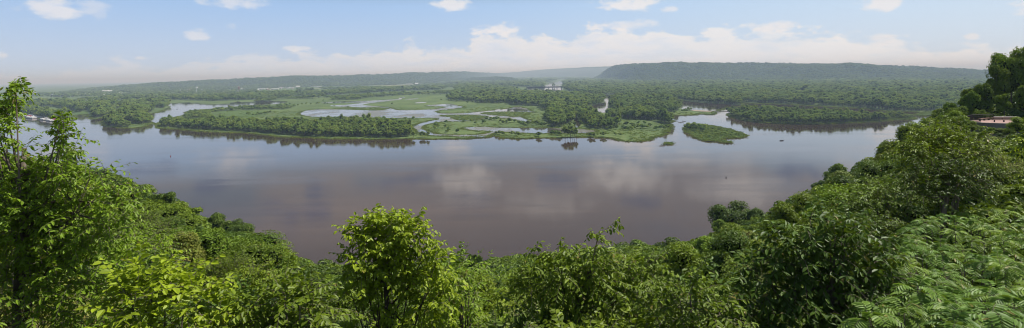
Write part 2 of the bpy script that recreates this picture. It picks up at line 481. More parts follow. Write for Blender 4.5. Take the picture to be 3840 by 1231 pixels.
mb = MB(); mb.box((0, 22000, 20), (90000, 50000, 300))
hz, nt, out = new_mat('river_haze')
vs = N(nt, 'ShaderNodeVolumeScatter', Density=1.0e-4, Anisotropy=0.04); vs.inputs['Color'].default_value = (0.60, 0.80, 1.0, 1)
nt.links.new(vs.outputs[0], out.inputs['Volume'])
hazeo = mb.build('haze', hz); tag(hazeo, kind='structure')
# ------------------------------------------------------------------ flat sheets from outlines
def chaikin(p, it=1):
    p = np.asarray(p, float)
    for _ in range(it):
        q = np.roll(p, -1, 0)
        p = np.stack([0.75 * p + 0.25 * q, 0.25 * p + 0.75 * q], 1).reshape(-1, 2)
    return p


def fract(p, rough=0.10, seg=9.0, closed=True, seed=0):
    """midpoint subdivision with a jitter in proportion to edge length"""
    r = np.random.default_rng(seed)
    p = np.asarray(p, float)
    for _ in range(5):
        q = np.roll(p, -1, 0); d = q - p; ln = np.hypot(d[:, 0], d[:, 1])
        outp = []
        nrm = np.stack([-d[:, 1], d[:, 0]], 1)
        for i in range(len(p)):
            outp.append(p[i])
            s = max(seg, abs(p[i, 1]) * 0.006)
            if ln[i] > s and ln[i] < 3000:
                outp.append(p[i] + d[i] * 0.5 + nrm[i] * r.normal() * rough * (0.6 if ln[i] > 60 else 1))
        p = np.array(outp)
    return p


def world_poly(px, smooth=1, rough=0.09, seed=0, z=-H, extra=None):
    p = chaikin(px, smooth) if (smooth and extra is None) else np.asarray(px, float)
    w = np.array([on_plane(a, b, z)[:2] for a, b in p])
    if extra is not None: w = np.vstack([w, extra])
    return fract(w, rough, seed=seed)


SHEETS = []


def sheet(name, w, z, mat, skirt=0.5, kind='structure'):
    SHEETS.append((name, np.asarray(w), z))
    n = len(w)
    vs = [Vector((a, b, 0)) for a, b in w]
    tris = tessellate_polygon([vs])
    V = [(a, b, z) for a, b in w] + [(a, b, z - skirt) for a, b in w]
    area = sum(w[i][0] * w[(i + 1) % n][1] - w[(i + 1) % n][0] * w[i][1] for i in range(n))
    Fs = []
    for t in tris:
        a, b, c = t
        s = (w[b][0] - w[a][0]) * (w[c][1] - w[a][1]) - (w[c][0] - w[a][0]) * (w[b][1] - w[a][1])
        Fs.append((a, b, c) if s > 0 else (a, c, b))
    for i in range(n):
        j = (i + 1) % n
        Fs.append((i, i + n, j + n, j) if area > 0 else (j, j + n, i + n, i))
    me = bpy.data.meshes.new(name); me.from_pydata(V, [], Fs); me.update()
    return tag(link(name, me, None, [mat]), kind=kind)


def inside(poly, x, y):
    poly = np.asarray(poly); x = np.asarray(x); y = np.asarray(y)
    res = np.zeros(x.shape, bool); n = len(poly)
    for i in range(n):
        x0, y0 = poly[i]; x1, y1 = poly[(i + 1) % n]
        if y0 == y1: continue
        c = ((y0 > y) != (y1 > y)) & (x < (x1 - x0) * (y - y0) / (y1 - y0) + x0)
        res ^= c
    return res


# river: one sheet to the horizon
me = np_mesh('river', np.array([(-60000, -4000, -H), (60000, -4000, -H), (60000, 70000, -H), (-60000, 70000, -H)]), np.array([[0, 1, 2, 3]]))
tag(link('river', me, None, [M['water']]), kind='structure')

front = L(c1, (-900, 425), (0, 434), (120, 438), (180, 448), (300, 481), (420, 499), (500, 500), (540, 482), (560, 457), (600, 452), (660, 453), (668, 479), (700, 484),
          (760, 474), (800, 460), (845, 450), (870, 447), (880, 460), (830, 478), (775, 500), (772, 522), (800, 541), (880, 551), (960, 553), (1040, 546), (1090, 531), (1128, 513), (1118, 490), (1090, 470), (1072, 457), (1110, 446),
          (1180, 428), (1240, 403), (1256, 390), (1248, 372), (1300, 366), (1400, 363), (1480, 367), (1455, 374), (1560, 378), (1700, 373), (1748, 354), (1780, 362), (1888, 357))
front += L(c2, (100, 358), (250, 359), (455, 364), (385, 384), (300, 393), (130, 405), (0, 403))
front += L(c1, (1800, 390), (1700, 394), (1620, 403), (1560, 410), (1450, 420), (1372, 437), (1362, 460), (1360, 492), (1260, 496), (1180, 512), (1163, 528), (1168, 547), (1250, 557), (1450, 571), (1600, 581), (1888, 592))
front += L(c2, (150, 682), (300, 692), (600, 713), (900, 726), (1200, 729), (1500, 728), (1700, 725), (2000, 725), (2200, 726), (2264, 719), (2200, 708), (2300, 700), (2400, 705))
front += L(c3, (104, 700), (200, 724), (350, 730), (700, 723), (1000, 716), (1200, 726), (1320, 754), (1420, 757), (1560, 737), (1650, 702), (1680, 672), (1722, 645), (1740, 605), (1722, 560), (1705, 520), (1800, 515),
           (1900, 514), (1968, 514), (1985, 502), (2060, 509), (2105, 511), (2137, 493), (2115, 484), (2200, 465), (2390, 430))
front += L(c4, (0, 424), (300, 432), (640, 452), (760, 459), (900, 474), (1060, 478), (1240, 474), (1700, 470), (2600, 470))
base = world_poly(front, extra=np.array([(52000., 12000.), (52000., 60000.), (-52000., 60000.), (-52000., 12000.)]), rough=0.08, seed=3)
sheet('floodplain', base, -H + 0.6, M['land'], 1.0)

# fields and pale meadow patches on the plain
for k, (pl, mt, nm) in enumerate([
    (L(c2, (0, 292), (160, 272), (350, 262), (550, 262), (700, 238), (1130, 243), (1000, 232), (850, 222), (500, 240), (160, 258), (0, 275)), 'meadow', 'meadow'),
    (L(c2, (840, 214), (1200, 212), (1500, 214), (1720, 204), (1700, 196), (1440, 196), (1230, 200), (900, 207)), 'field', 'field'),
    (L(c2, (1490, 240), (1800, 236), (1960, 225), (1960, 215), (1700, 225), (1500, 232)), 'meadow', 'meadow'),
    (L(c2, (700, 240), (790, 240), (790, 231), (700, 232)), 'field', 'field'),
    (L(c2, (1780, 178), (1990, 170), (1990, 164), (1850, 166), (1780, 171)), 'field', 'field'),
    (L(c2, (1050, 310), (1200, 285), (1480, 265), (1640, 262), (1480, 285), (1250, 300)), 'meadow', 'meadow'),
    (L(c1, (300, 412), (380, 406), (520, 424), (640, 432), (640, 448), (540, 446), (420, 432)), 'meadow', 'meadow'),
    (L(c1, (1560, 432), (1700, 426), (1888, 424), (1888, 470), (1700, 462), (1640, 445)), 'meadow', 'meadow'),
    (L(c2, (0, 455), (250, 455), (300, 475), (150, 520), (0, 525)), 'meadow', 'meadow')]):
    sheet(nm, world_poly(pl, 1, 0.05, seed=50 + k), -H + 0.68 + 0.01 * k, M[mt], 0.05)

ZP = -H + 0.9
P = L(c2, (553, 482), (610, 456), (700, 443), (850, 438), (1200, 448), (1340, 453), (1420, 442), (1440, 430), (1300, 421), (1180, 425), (1050, 419), (860, 409), (880, 402), (1000, 400), (1060, 394),
      (1150, 384), (1185, 374), (1000, 376), (800, 380), (790, 374), (1000, 362), (1250, 358), (1400, 350), (1545, 341), (1538, 330), (1580, 321), (1608, 319), (1560, 337), (1570, 345), (1430, 360), (1300, 375),
      (1200, 390), (1180, 400), (1250, 405), (1350, 412), (1470, 425), (1520, 447), (1600, 448), (1850, 443), (2000, 420), (1980, 414), (1800, 410), (1785, 403), (1900, 395), (2050, 386), (2100, 402), (2180, 415),
      (2150, 425), (2080, 438), (1940, 452), (1895, 465), (1930, 478), (2050, 482), (2200, 475), (2330, 462), (2450, 450))
P += L(c3, (120, 464), (220, 462), (300, 442), (380, 438), (450, 462), (472, 485), (535, 490), (460, 499), (390, 528), (402, 547), (500, 572), (440, 589), (375, 576), (300, 558), (190, 546), (80, 549))
P += L(c2, (2260, 553), (2130, 561), (1990, 560), (1880, 575), (1800, 595), (1778, 615), (1800, 645), (1850, 668), (1950, 684), (2150, 690), (2330, 688), (2428, 661), (2400, 654), (2250, 649), (2145, 634), (2143, 622), (2200, 614), (2330, 610), (2478, 613))
P += L(c3, (100, 627), (200, 631), (400, 632), (640, 632), (760, 640), (900, 645), (1040, 652), (1088, 664), (1000, 689), (880, 686), (700, 686), (600, 689), (350, 683), (200, 673), (140, 680), (98, 702))
P += L(c2, (2400, 712), (2268, 716), (2000, 705), (1850, 700), (1760, 680), (1690, 650), (1660, 615), (1690, 590), (1760, 570), (1850, 550), (1920, 534), (1850, 526), (1600, 528), (1480, 530), (1350, 525), (1150, 520), (850, 520), (620, 514))
sheet('backwater', world_poly(P, 1, 0.06, seed=9), ZP, M['pond'], 0.2)
W = L(c3, (2420, 432), (2380, 426), (2200, 414), (2000, 404), (1850, 384), (1700, 361), (1500, 344), (1280, 331), (1140, 328), (1060, 333), (1100, 350), (1135, 365), (1138, 388), (1115, 412), (1025, 427), (1000, 433), (1045, 455), (1065, 480), (1100, 496), (1160, 492), (1162, 445),
      (1164, 402), (1200, 372), (1240, 352), (1350, 345), (1560, 362), (1700, 392), (1790, 430), (1850, 462), (1950, 474), (2000, 481), (2110, 488), (2300, 480), (2420, 470))
sheet('side_channel', world_poly(W, 1, 0.06, seed=10), ZP - 0.05, M['water'], 0.2)
for k, (nm, pl, mt) in enumerate([
    ('upper_river', L(c3, (590, 268), (600, 228), (640, 216), (690, 212), (722, 199), (752, 203), (760, 235), (742, 262), (740, 298), (690, 296), (540, 287), (430, 285), (430, 264)), 'water'),
    ('upper_lake', L(c1, (560, 352), (566, 328), (640, 324), (810, 322), (720, 341), (600, 355)), 'water'),
    ('upper_lake', L(c1, (-300, 365), (120, 356), (210, 352), (330, 341), (410, 329), (310, 329), (210, 337), (-300, 348)), 'water'),
    ('upper_lake', L(c1, (380, 318), (520, 318), (520, 307), (400, 307)), 'water'),
    ('upper_lake', L(c1, (230, 298), (300, 298), (300, 288), (230, 290)), 'water'),
    ('slough', L(c1, (846, 446), (858, 412), (880, 404), (900, 405), (897, 436), (872, 449)), 'water'),
    ('slough', L(c3, (866, 620), (872, 585), (860, 548), (895, 545), (905, 590), (908, 618), (880, 640)), 'water'),
    ('slough', L(c3, (1165, 500), (1180, 470), (1310, 480), (1310, 520), (1290, 540), (1230, 500)), 'water'),
    ('slough', L(c2, (1680, 378), (1800, 368), (1815, 374), (1720, 384)), 'pond'),
    ('slough', L(c2, (1560, 345), (1740, 333), (1700, 345)), 'pond'),
    ('slough', L(c1, (420, 432), (520, 440), (560, 436), (520, 446), (440, 444)), 'pond')]):
    sheet(nm, world_poly(pl, 1, 0.05, seed=70 + k), ZP + 0.02 * k, M[mt], 0.05)
for k, (nm, pl, mt) in enumerate([
    ('island', L(c2, (2075, 537), (2065, 520), (1940, 506), (1960, 499), (2100, 497), (2300, 499), (2402, 516), (2330, 531), (2250, 546), (2150, 550)), 'land'),
    ('island', L(c3, (0, 500), (60, 492), (150, 488), (300, 487), (450, 492), (468, 491), (430, 505), (350, 535), (250, 526), (100, 512)), 'land'),
    ('island', L(c2, (880, 432), (1050, 425), (1180, 430), (1300, 428), (1395, 438), (1340, 448), (1200, 441), (1000, 437)), 'land'),
    ('island', L(c3, (1869, 640), (1880, 666), (1930, 702), (2030, 747), (2130, 757), (2175, 741), (2230, 727), (2330, 724), (2400, 717), (2420, 700), (2350, 670), (2250, 640), (2100, 612), (2000, 598), (1900, 600)), 'island'),
    ('islet', L(c3, (2175, 755), (2210, 748), (2228, 756), (2205, 766)), 'island'),
    ('islet', L(c3, (2232, 764), (2265, 756), (2288, 764), (2262, 771)), 'island'),
    ('islet', L(c3, (1686, 775), (1710, 768), (1745, 772), (1735, 782), (1700, 783)), 'island'),
    ('sandbar', L(c3, (1925, 470), (2000, 473), (2130, 482), (2110, 488), (1990, 484), (1925, 476)), 'sand'),
    ('sandbar', L(c4, (1175, 486), (1230, 482), (1230, 490), (1180, 492)), 'sand'),
    ('mudbar', L(c4, (1040, 490), (1110, 480), (1200, 484), (1180, 494), (1060, 502)), 'island'),
    ('island', L(c4, (-80, 485), (-60, 508), (0, 522), (100, 542), (300, 550), (500, 550), (700, 540), (860, 532), (900, 524), (1000, 522), (1042, 516), (1000, 506), (860, 500), (700, 496), (640, 492), (300, 478), (0, 470)), 'land'),
    ('sandbar', L(c3, (690, 243), (757, 234), (757, 238), (700, 248)), 'meadow')]):
    sheet(nm, world_poly(pl, 1, 0.08, seed=90 + k), ZP + 0.32, M[mt], 1.0)

# ------------------------------------------------------------------ crowns
def unit(a): return a / (np.linalg.norm(a, axis=-1, keepdims=True) + 1e-9)


def sphere(n, r):
    return unit(r.normal(size=(n, 3)))


LEAF = np.array([(0, 0, 0), (0.32, 0.5, 0.16), (0.70, 0.40, 0.10), (1.0, 0, -0.12), (0.70, -0.40, 0.10), (0.32, -0.5, 0.16)])
LQ = np.array([(0, 3, 2, 1), (0, 5, 4, 3)])


def leaves(Pp, A, Nn, size, width=0.5):
    """leaf blades at points Pp along A facing Nn"""
    A = unit(A); B = unit(np.cross(Nn, A)); Nn = np.cross(A, B)
    T = LEAF[None] * np.array([1, width, width])
    sz = np.asarray(size).reshape(-1, 1, 1)
    V = Pp[:, None] + sz * (T[..., 0:1] * A[:, None] + T[..., 1:2] * B[:, None] + T[..., 2:3] * Nn[:, None])
    n = len(Pp)
    Q = (np.arange(n)[:, None, None] * 6 + LQ[None]).reshape(-1, 4)
    return V.reshape(-1, 3), Q


def lumps(r, rx, ry, rz, nb, n, leaf, up=0.25, lump=(0.34, 0.55), width=0.62, jit=0.3, rag=(0.78, 1.06)):
    """leaf clumps over a heap of lobes; crown centred on 0"""
    c = sphere(nb, r); c[:, 2] = np.abs(c[:, 2] + 0.25) * np.where(c[:, 2] > -0.45, 1, -0.6)
    br = r.uniform(*lump, nb)
    C = c * r.uniform(0.35, 0.72, (nb, 1)) * np.array([rx, ry, rz])
    Rb = br[:, None] * np.array([rx, ry, rz * 0.85])
    k = r.choice(nb, n, p=br ** 2 / (br ** 2).sum())
    d = sphere(n, r); d[:, 2] = np.where(d[:, 2] < -0.4, -d[:, 2], d[:, 2])
    Pp = C[k] + d * Rb[k] * r.uniform(*rag, (n, 1))
    keep = np.ones(n, bool)
    for j in range(nb):
        q = (((Pp - C[j]) / Rb[j]) ** 2).sum(1)
        keep &= (q > 0.55) | (k == j)
    Pp = Pp[keep]; d = d[keep]
    out = unit(Pp / np.array([rx, ry, rz]))
    nn = unit(d * 0.9 + out * 0.4 + np.array([0, 0, up]) + r.normal(size=Pp.shape) * jit)
    A = unit(np.cross(nn, r.normal(size=Pp.shape))); A[:, 2] -= 0.3
    V, Q = leaves(Pp - A * leaf * 0.5, A, nn, leaf * r.uniform(0.65, 1.35, len(Pp)), width)
    return V, Q, C, Rb


def icos(sub=1):
    bm = bmesh.new(); bmesh.ops.create_icosphere(bm, subdivisions=sub, radius=1)
    v = np.array([x.co[:] for x in bm.verts]); f = np.array([[q.index for q in p.verts] for p in bm.faces]); bm.free()
    return v, f


ICO = icos(1)


def cores(C, Rb, s=0.8):  # solid dark fill added inside the lobes to stop light passing through
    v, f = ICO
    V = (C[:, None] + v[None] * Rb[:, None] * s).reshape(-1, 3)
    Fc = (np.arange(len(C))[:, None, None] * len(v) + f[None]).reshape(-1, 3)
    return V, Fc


KIT = bpy.data.collections.new('tree_kit')
KIT2 = bpy.data.collections.new('canopy_kit')


def kit_tree(r, hgt, rx, n, leaf, nb):
    rz = hgt * 0.42
    V, Q, C, Rb = lumps(r, rx, rx * r.uniform(0.85, 1.1), rz, nb, n, leaf, 0.45, (0.28, 0.5), 0.85, 0.34, (0.8, 1.06))
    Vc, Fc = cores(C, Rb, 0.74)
    z0 = hgt - rz * 1.02
    V[:, 2] += z0; Vc[:, 2] += z0
    # trunk
    a = np.linspace(0, 2 * np.pi, 6)[:-1]
    tr = np.concatenate([np.stack([np.cos(a) * rr, np.sin(a) * rr, np.full(5, zz)], 1) for rr, zz in ((0.45, -0.5), (0.3, z0))])
    tf = np.array([[i, (i + 1) % 5, 5 + (i + 1) % 5, 5 + i] for i in range(5)])
    nV, nC = len(V), len(Vc)
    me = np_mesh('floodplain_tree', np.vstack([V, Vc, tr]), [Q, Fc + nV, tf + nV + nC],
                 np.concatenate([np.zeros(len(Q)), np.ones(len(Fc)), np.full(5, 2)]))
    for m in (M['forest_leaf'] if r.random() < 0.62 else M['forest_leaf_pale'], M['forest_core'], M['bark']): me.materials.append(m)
    return me


TREE_ME = []
for i in range(7):
    r = np.random.default_rng(100 + i)
    h = [20, 22, 18, 24, 19, 21, 17][i]
    me = kit_tree(r, h, h * r.uniform(0.27, 0.38), 1000, 1.05, 14)
    TREE_ME.append((me, h))
    KIT.objects.link(bpy.data.objects.new('kit_tree_%d' % i, me))
BUSH_ME = []
for i in range(4):
    r = np.random.default_rng(140 + i)
    h = [6, 5, 7, 4.5][i]
    V, Q, C, Rb = lumps(r, h * .55, h * .5, h * .42, 8, 380, 0.75, 0.2)
    Vc, Fc = cores(C, Rb, 0.82); V[:, 2] += h * .45; Vc[:, 2] += h * .45
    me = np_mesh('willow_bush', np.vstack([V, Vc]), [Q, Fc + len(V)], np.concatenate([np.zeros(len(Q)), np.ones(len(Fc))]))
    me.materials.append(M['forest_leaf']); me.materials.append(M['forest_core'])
    BUSH_ME.append((me, h))
for i in range(4):
    r = np.random.default_rng(180 + i)
    V, Q, C, Rb = lumps(r, 9, 9, 7, 9, 150, 3.6, 0.3)
    Vc, Fc = cores(C, Rb, 0.85); V[:, 2] += 5; Vc[:, 2] += 5
    me = np_mesh('canopy', np.vstack([V, Vc]), [Q, Fc + len(V)], np.concatenate([np.zeros(len(Q)), np.ones(len(Fc))]))
    me.materials.append(M['hill_leaf']); me.materials.append(M['forest_core'])
    KIT2.objects.link(bpy.data.objects.new('kit_canopy_%d' % i, me))


def scatter_group(coll):
    ng = bpy.data.node_groups.new('scatter_' + coll.name, 'GeometryNodeTree')
    ng.interface.new_socket('Geometry', in_out='INPUT', socket_type='NodeSocketGeometry')
    ng.interface.new_socket('Geometry', in_out='OUTPUT', socket_type='NodeSocketGeometry')
    gi = ng.nodes.new('NodeGroupInput'); go = ng.nodes.new('NodeGroupOutput')
    ip = ng.nodes.new('GeometryNodeInstanceOnPoints'); ip.inputs['Pick Instance'].default_value = True
    ci = ng.nodes.new('GeometryNodeCollectionInfo'); ci.inputs['Collection'].default_value = coll
    ci.inputs['Separate Children'].default_value = True; ci.inputs['Reset Children'].default_value = True
    def attr(name, t):
        n = ng.nodes.new('GeometryNodeInputNamedAttribute'); n.data_type = t; n.inputs['Name'].default_value = name
        return next(o for o in n.outputs if o.enabled and o.name == 'Attribute')
    e = ng.nodes.new('FunctionNodeEulerToRotation')
    ng.links.new(attr('rot', 'FLOAT_VECTOR'), e.inputs[0]); ng.links.new(e.outputs[0], ip.inputs['Rotation'])
    ng.links.new(attr('scl', 'FLOAT_VECTOR'), ip.inputs['Scale'])
    ng.links.new(attr('idx', 'INT'), ip.inputs['Instance Index'])
    ng.links.new(gi.outputs[0], ip.inputs['Points']); ng.links.new(ci.outputs[0], ip.inputs['Instance'])
    ng.links.new(ip.outputs[0], go.inputs[0])
    return ng


NG1, NG2 = scatter_group(KIT), scatter_group(KIT2)


def scatter(name, label, cat, Pts, scl, ng, nk, seed=0, tilt=0.05):
    r = np.random.default_rng(seed); n = len(Pts)
    me = bpy.data.meshes.new(name); me.vertices.add(n); me.vertices.foreach_set('co', np.asarray(Pts, np.float32).ravel())
    rot = np.stack([r.normal(0, tilt, n), r.normal(0, tilt, n), r.uniform(0, 6.28, n)], 1).astype(np.float32)
    a = me.attributes.new('rot', 'FLOAT_VECTOR', 'POINT'); a.data.foreach_set('vector', rot.ravel())
    a = me.attributes.new('scl', 'FLOAT_VECTOR', 'POINT'); a.data.foreach_set('vector', np.asarray(scl, np.float32).ravel())
    a = me.attributes.new('idx', 'INT', 'POINT'); a.data.foreach_set('value', r.integers(0, nk, n).astype(np.int32))
    o = link(name, me)
    md = o.modifiers.new('scatter', 'NODES'); md.node_group = ng
    return tag(o, label, cat, kind='stuff')


def fill(polyw, s0, r, far=1100.0, pw=1.0, gap=0.0):
    """points in a world outline, spacing s0 near, growing with distance"""
    p = np.asarray(polyw); y0, y1 = p[:, 1].min(), p[:, 1].max(); out = []
    Y = y0
    while Y < y1:
        s = s0 * max(1.0, Y / far) ** pw
        x0 = max(p[:, 0].min(), -Y * 1.0 - 150); x1 = min(p[:, 0].max(), Y * 1.0 + 150)
        if x1 > x0:
            xs = np.arange(x0, x1, s); xs = xs + r.uniform(-.42, .42, len(xs)) * s
            ys = Y + r.uniform(-.42, .42, len(xs)) * s
            m = inside(p, xs, ys)
            if gap: m &= fbm(xs / 45, ys / 60, 5, 3) > -1 + gap
            out.append(np.stack([xs[m], ys[m], np.full(m.sum(), s / s0)], 1))
        Y += s * 0.9
    return np.vstack(out) if out else np.zeros((0, 3))


FORESTS = [
    ('wooded shore of the long island nearest the river bend', 'wood on the long riverside island left of centre', 0, 8.0,
     L(c1, (1178, 530), (1190, 541), (1320, 550), (1450, 560), (1700, 572), (1888, 582)) + L(c2, (150, 663), (300, 672), (500, 690), (650, 700), (760, 706), (850, 700), (930, 704), (1000, 702), (1100, 708), (1190, 704), (1300, 712), (1420, 712), (1640, 708), (1655, 680), (1640, 640), (1560, 612), (1440, 605),
       (1440, 600), (1330, 586), (1200, 590), (1000, 592), (850, 588), (600, 590), (400, 585), (300, 596), (0, 604)) + L(c1, (1888, 530), (1700, 520), (1600, 512), (1480, 514), (1370, 520), (1250, 517))),
    ('', 'wood along the far side of the long island', 0, 8.5,
     L(c1, (1372, 484), (1480, 487), (1560, 480), (1545, 450), (1560, 438), (1650, 426), (1750, 421), (1888, 420)) + L(c2, (60, 446), (130, 444), (330, 436), (420, 440), (505, 424), (520, 412), (380, 416), (330, 424), (0, 428)) + L(c1, (1888, 412), (1700, 414), (1560, 427), (1400, 442), (1370, 462))),
    ('', 'narrow wood on the bank behind the moored barges', 0, 8.0, L(c1, (-500, 425), (60, 430), (120, 434), (190, 446), (300, 476), (420, 492), (460, 494), (520, 484), (460, 462), (350, 437), (280, 425), (190, 416), (60, 412), (-500, 405))),
    ('', 'wood on the low bank beyond the barges', 0, 8.5, L(c1, (-300, 385), (180, 385), (290, 398), (420, 396), (520, 416), (590, 436), (640, 420), (665, 410), (682, 470), (720, 476), (762, 468), (842, 444), (850, 418), (880, 400), (900, 388), (700, 378), (560, 368), (400, 358), (200, 367), (-300, 370))),
    ('', 'wood on the hooked island left of the wide bay', 0, 8.0, L(c1, (776, 520), (805, 538), (870, 546), (945, 549), (948, 534), (884, 524), (880, 508), (960, 510), (1035, 524), (1090, 516), (1122, 506), (1110, 482), (1066, 464), (1062, 452), (1128, 432), (1110, 420), (1070, 412), (1072, 398), (1200, 402), (1244, 386), (1240, 366), (1100, 362), (905, 366), (905, 410), (900, 442), (872, 470), (790, 494))),
    ('', 'wooded strip at the back of the left backwaters', 0, 9.5, L(c1, (560, 362), (800, 352), (1000, 344), (1240, 346), (1430, 346), (1580, 353), (1742, 346), (1888, 342)) + L(c2, (120, 346), (280, 331), (480, 319), (700, 302), (900, 302), (1150, 287), (1400, 270), (1640, 260), (1640, 246), (1440, 240), (1150, 262), (700, 278), (330, 290), (0, 312)) + L(c1, (1888, 320), (1500, 324), (1250, 330), (1000, 334), (800, 342))),
    ('', 'clump of trees beside the pale far fields', 0, 10.0, L(c2, (550, 262), (700, 256), (705, 240), (560, 246))),
    ('', 'dark tree row before the far fields', 0, 10.0, L(c2, (780, 246), (1130, 240), (1130, 232), (780, 238))),
    ('', 'tree belt between the far meadows', 0, 10.0, L(c2, (1120, 270), (1300, 268), (1450, 258), (1930, 254), (1990, 240), (1930, 236), (1700, 240), (1450, 240), (1130, 236))),
    ('', 'broken tree belt beyond the winding backwater', 0, 9.5, L(c2, (880, 346), (1000, 350), (1180, 342), (1250, 324), (1330, 322), (1560, 304), (1840, 296), (2040, 292), (2060, 276), (1840, 284), (1560, 290), (1260, 308), (1050, 322), (900, 330))),
    ('', 'bushy tree row on the back marsh', 0, 9.0, L(c2, (150, 372), (260, 370), (350, 344), (500, 342), (700, 338), (760, 332), (880, 330), (880, 322), (700, 330), (350, 338), (200, 352))),
    ('', 'broad wood in the middle of the delta', 0, 9.0, L(c3, (0, 407), (140, 408), (252, 402), (275, 422), (420, 430), (540, 432), (580, 472), (640, 478), (604, 540), (594, 566), (640, 577), (642, 622), (760, 622), (778, 590), (848, 592), (858, 548), (900, 546), (922, 586), (982, 602), (992, 640), (1060, 642), (1140, 642), (1240, 636), (1280, 600),
       (1288, 592), (1200, 604), (1110, 602), (1045, 576), (1010, 535), (975, 500), (970, 465), (985, 442), (1000, 428), (1080, 418), (1112, 408), (1135, 384), (1120, 368), (980, 352), (900, 342), (770, 336), (740, 334), (560, 326), (430, 320), (330, 296), (200, 260), (-200, 240)) + L(c2, (2060, 300), (2050, 320), (2010, 350), (2100, 362), (2250, 362), (2300, 378), (2478, 380))),
    ('', 'hazy wood around the far bridge', 0, 10.0, L(c3, (430, 262), (575, 264), (585, 224), (680, 200), (720, 186), (1000, 186), (1000, 160), (0, 165), (-450, 178), (-520, 205), (-200, 232), (200, 246))),
    ('', 'wooded island between the side channels', 0, 8.5, L(c3, (1190, 458), (1215, 462), (1300, 470), (1420, 452), (1560, 470), (1640, 480), (1705, 486), (1780, 492), (1800, 470), (1830, 450), (1800, 436), (1700, 402), (1550, 376), (1350, 354), (1255, 372), (1195, 402))),
    ('', 'grove at the back of the grassy river point', 0, 8.0, L(c3, (1312, 545), (1400, 557), (1500, 556), (1590, 566), (1640, 560), (1660, 590), (1700, 598), (1738, 600), (1722, 556), (1700, 528), (1650, 522), (1450, 504), (1320, 510))),
    ('', 'trees on the near side of the delta wood', 0, 8.0, L(c3, (1150, 532), (1200, 546), (1290, 544), (1290, 512), (1200, 506), (1150, 512))),
    ('', 'forest covering the right bank below the long bluff', 0, 9.5, L(c3, (768, 262), (775, 292), (880, 301), (1000, 326), (1100, 329), (1280, 329), (1500, 343), (1700, 360), (1850, 383), (2000, 403), (2200, 413), (2400, 426)) + L(c4, (0, 420), (300, 428), (640, 448), (760, 455), (900, 470), (1060, 474), (1240, 470), (1700, 466), (2600, 468), (2600, 306), (1700, 300), (1000, 294), (0, 299)) + L(c3, (2300, 216), (1620, 214), (1500, 210), (1300, 200), (1050, 188), (800, 196), (762, 212))),
    ('', 'wood on the low island off the right bank', 0, 8.5, L(c4, (-76, 486), (-58, 506), (0, 520), (100, 540), (300, 548), (500, 548), (700, 538), (860, 530), (884, 518), (1030, 516), (1000, 509), (860, 506), (700, 504), (640, 500), (400, 490), (0, 482), (-60, 492))),
]
ALLP = []
for i, (_, lab, _, sp, pl) in enumerate(FORESTS):
    r = np.random.default_rng(300 + i)
    w = np.array([on_plane(a, b, -H + 0.6)[:2] for a, b in pl])
    q = fill(w, sp, r, gap=(0.62 if i in (1, 9, 10) else 0.3))
    h = (0.70 + 0.5 * r.random(len(q)) ** 1.5) * (0.92 + 0.42 * fbm(q[:, 0] / 70, q[:, 1] / 110, 3))
    if i in (9, 10, 6, 7): h *= 0.75
    if i in (2, 3, 4, 5): h *= 0.92
    if i == 1: h *= 0.5
    if i == 17: h *= 0.78
    if i == 0: h *= 0.84
    wx = 1.05 * q[:, 2] ** 0.8 * r.uniform(0.85, 1.2, len(q))
    hz_ = h * q[:, 2] ** 0.18
    ALLP.append([q, np.stack([np.maximum(wx * h, wx * .7), np.maximum(wx * h, wx * .7), hz_], 1), i])

# the trees that show largest are objects of their own, each wood's remainder one mass
cand = []
for q, s, i in ALLP:
    for j in range(len(q)):
        y = q[j, 1]
        px, py = project((q[j, 0], y, -H))
        if 0 < px < 1024: cand.append((y / s[j, 2], i, j))
cand.sort()
pick = cand[:190]
picked = {}
for _, i, j in pick: picked.setdefault(i, []).append(j)
for q, s, i in ALLP:
    lab = FORESTS[i][1]
    one = picked.get(i, [])
    keep = np.ones(len(q), bool); keep[one] = False
    if keep.sum():
        scatter('forest', lab, 'forest', np.stack([q[keep, 0], q[keep, 1], np.full(keep.sum(), -H + 0.5)], 1), s[keep], NG1, 7, 20 + i)
    for j in one:
        me, h = TREE_ME[(j * 5 + i) % 7]
        o = bpy.data.objects.new('floodplain_tree', me); COL.objects.link(o)
        o.location = (q[j, 0], q[j, 1], -H + 0.5); o.scale = s[j]; o.rotation_euler = (0, 0, random.uniform(0, 6.28))
        tag(o, 'leafy tree fronting the ' + lab.replace(' left of centre', ''), 'tree', 'front trees of the ' + lab)


def lone(f, pts, what, where, h0, kind='bush'):
    for n, (x, y) in enumerate(pts):
        p = on_plane(*f(x, y), -H + 0.9)
        src = BUSH_ME if kind == 'bush' else TREE_ME
        me, h = src[random.randrange(len(src))]
        k = h0 / h * random.uniform(0.8, 1.2)
        o = bpy.data.objects.new('willow_bush' if kind == 'bush' else 'floodplain_tree', me); COL.objects.link(o)
        o.location = p; o.scale = (k * random.uniform(0.95, 1.35), k * random.uniform(0.95, 1.3), k); o.rotation_euler = (0, 0, random.uniform(0, 6.28))
        tag(o, what + ' ' + where, 'bush' if kind == 'bush' else 'tree', what.split(' ', 1)[1] + ' ' + where)


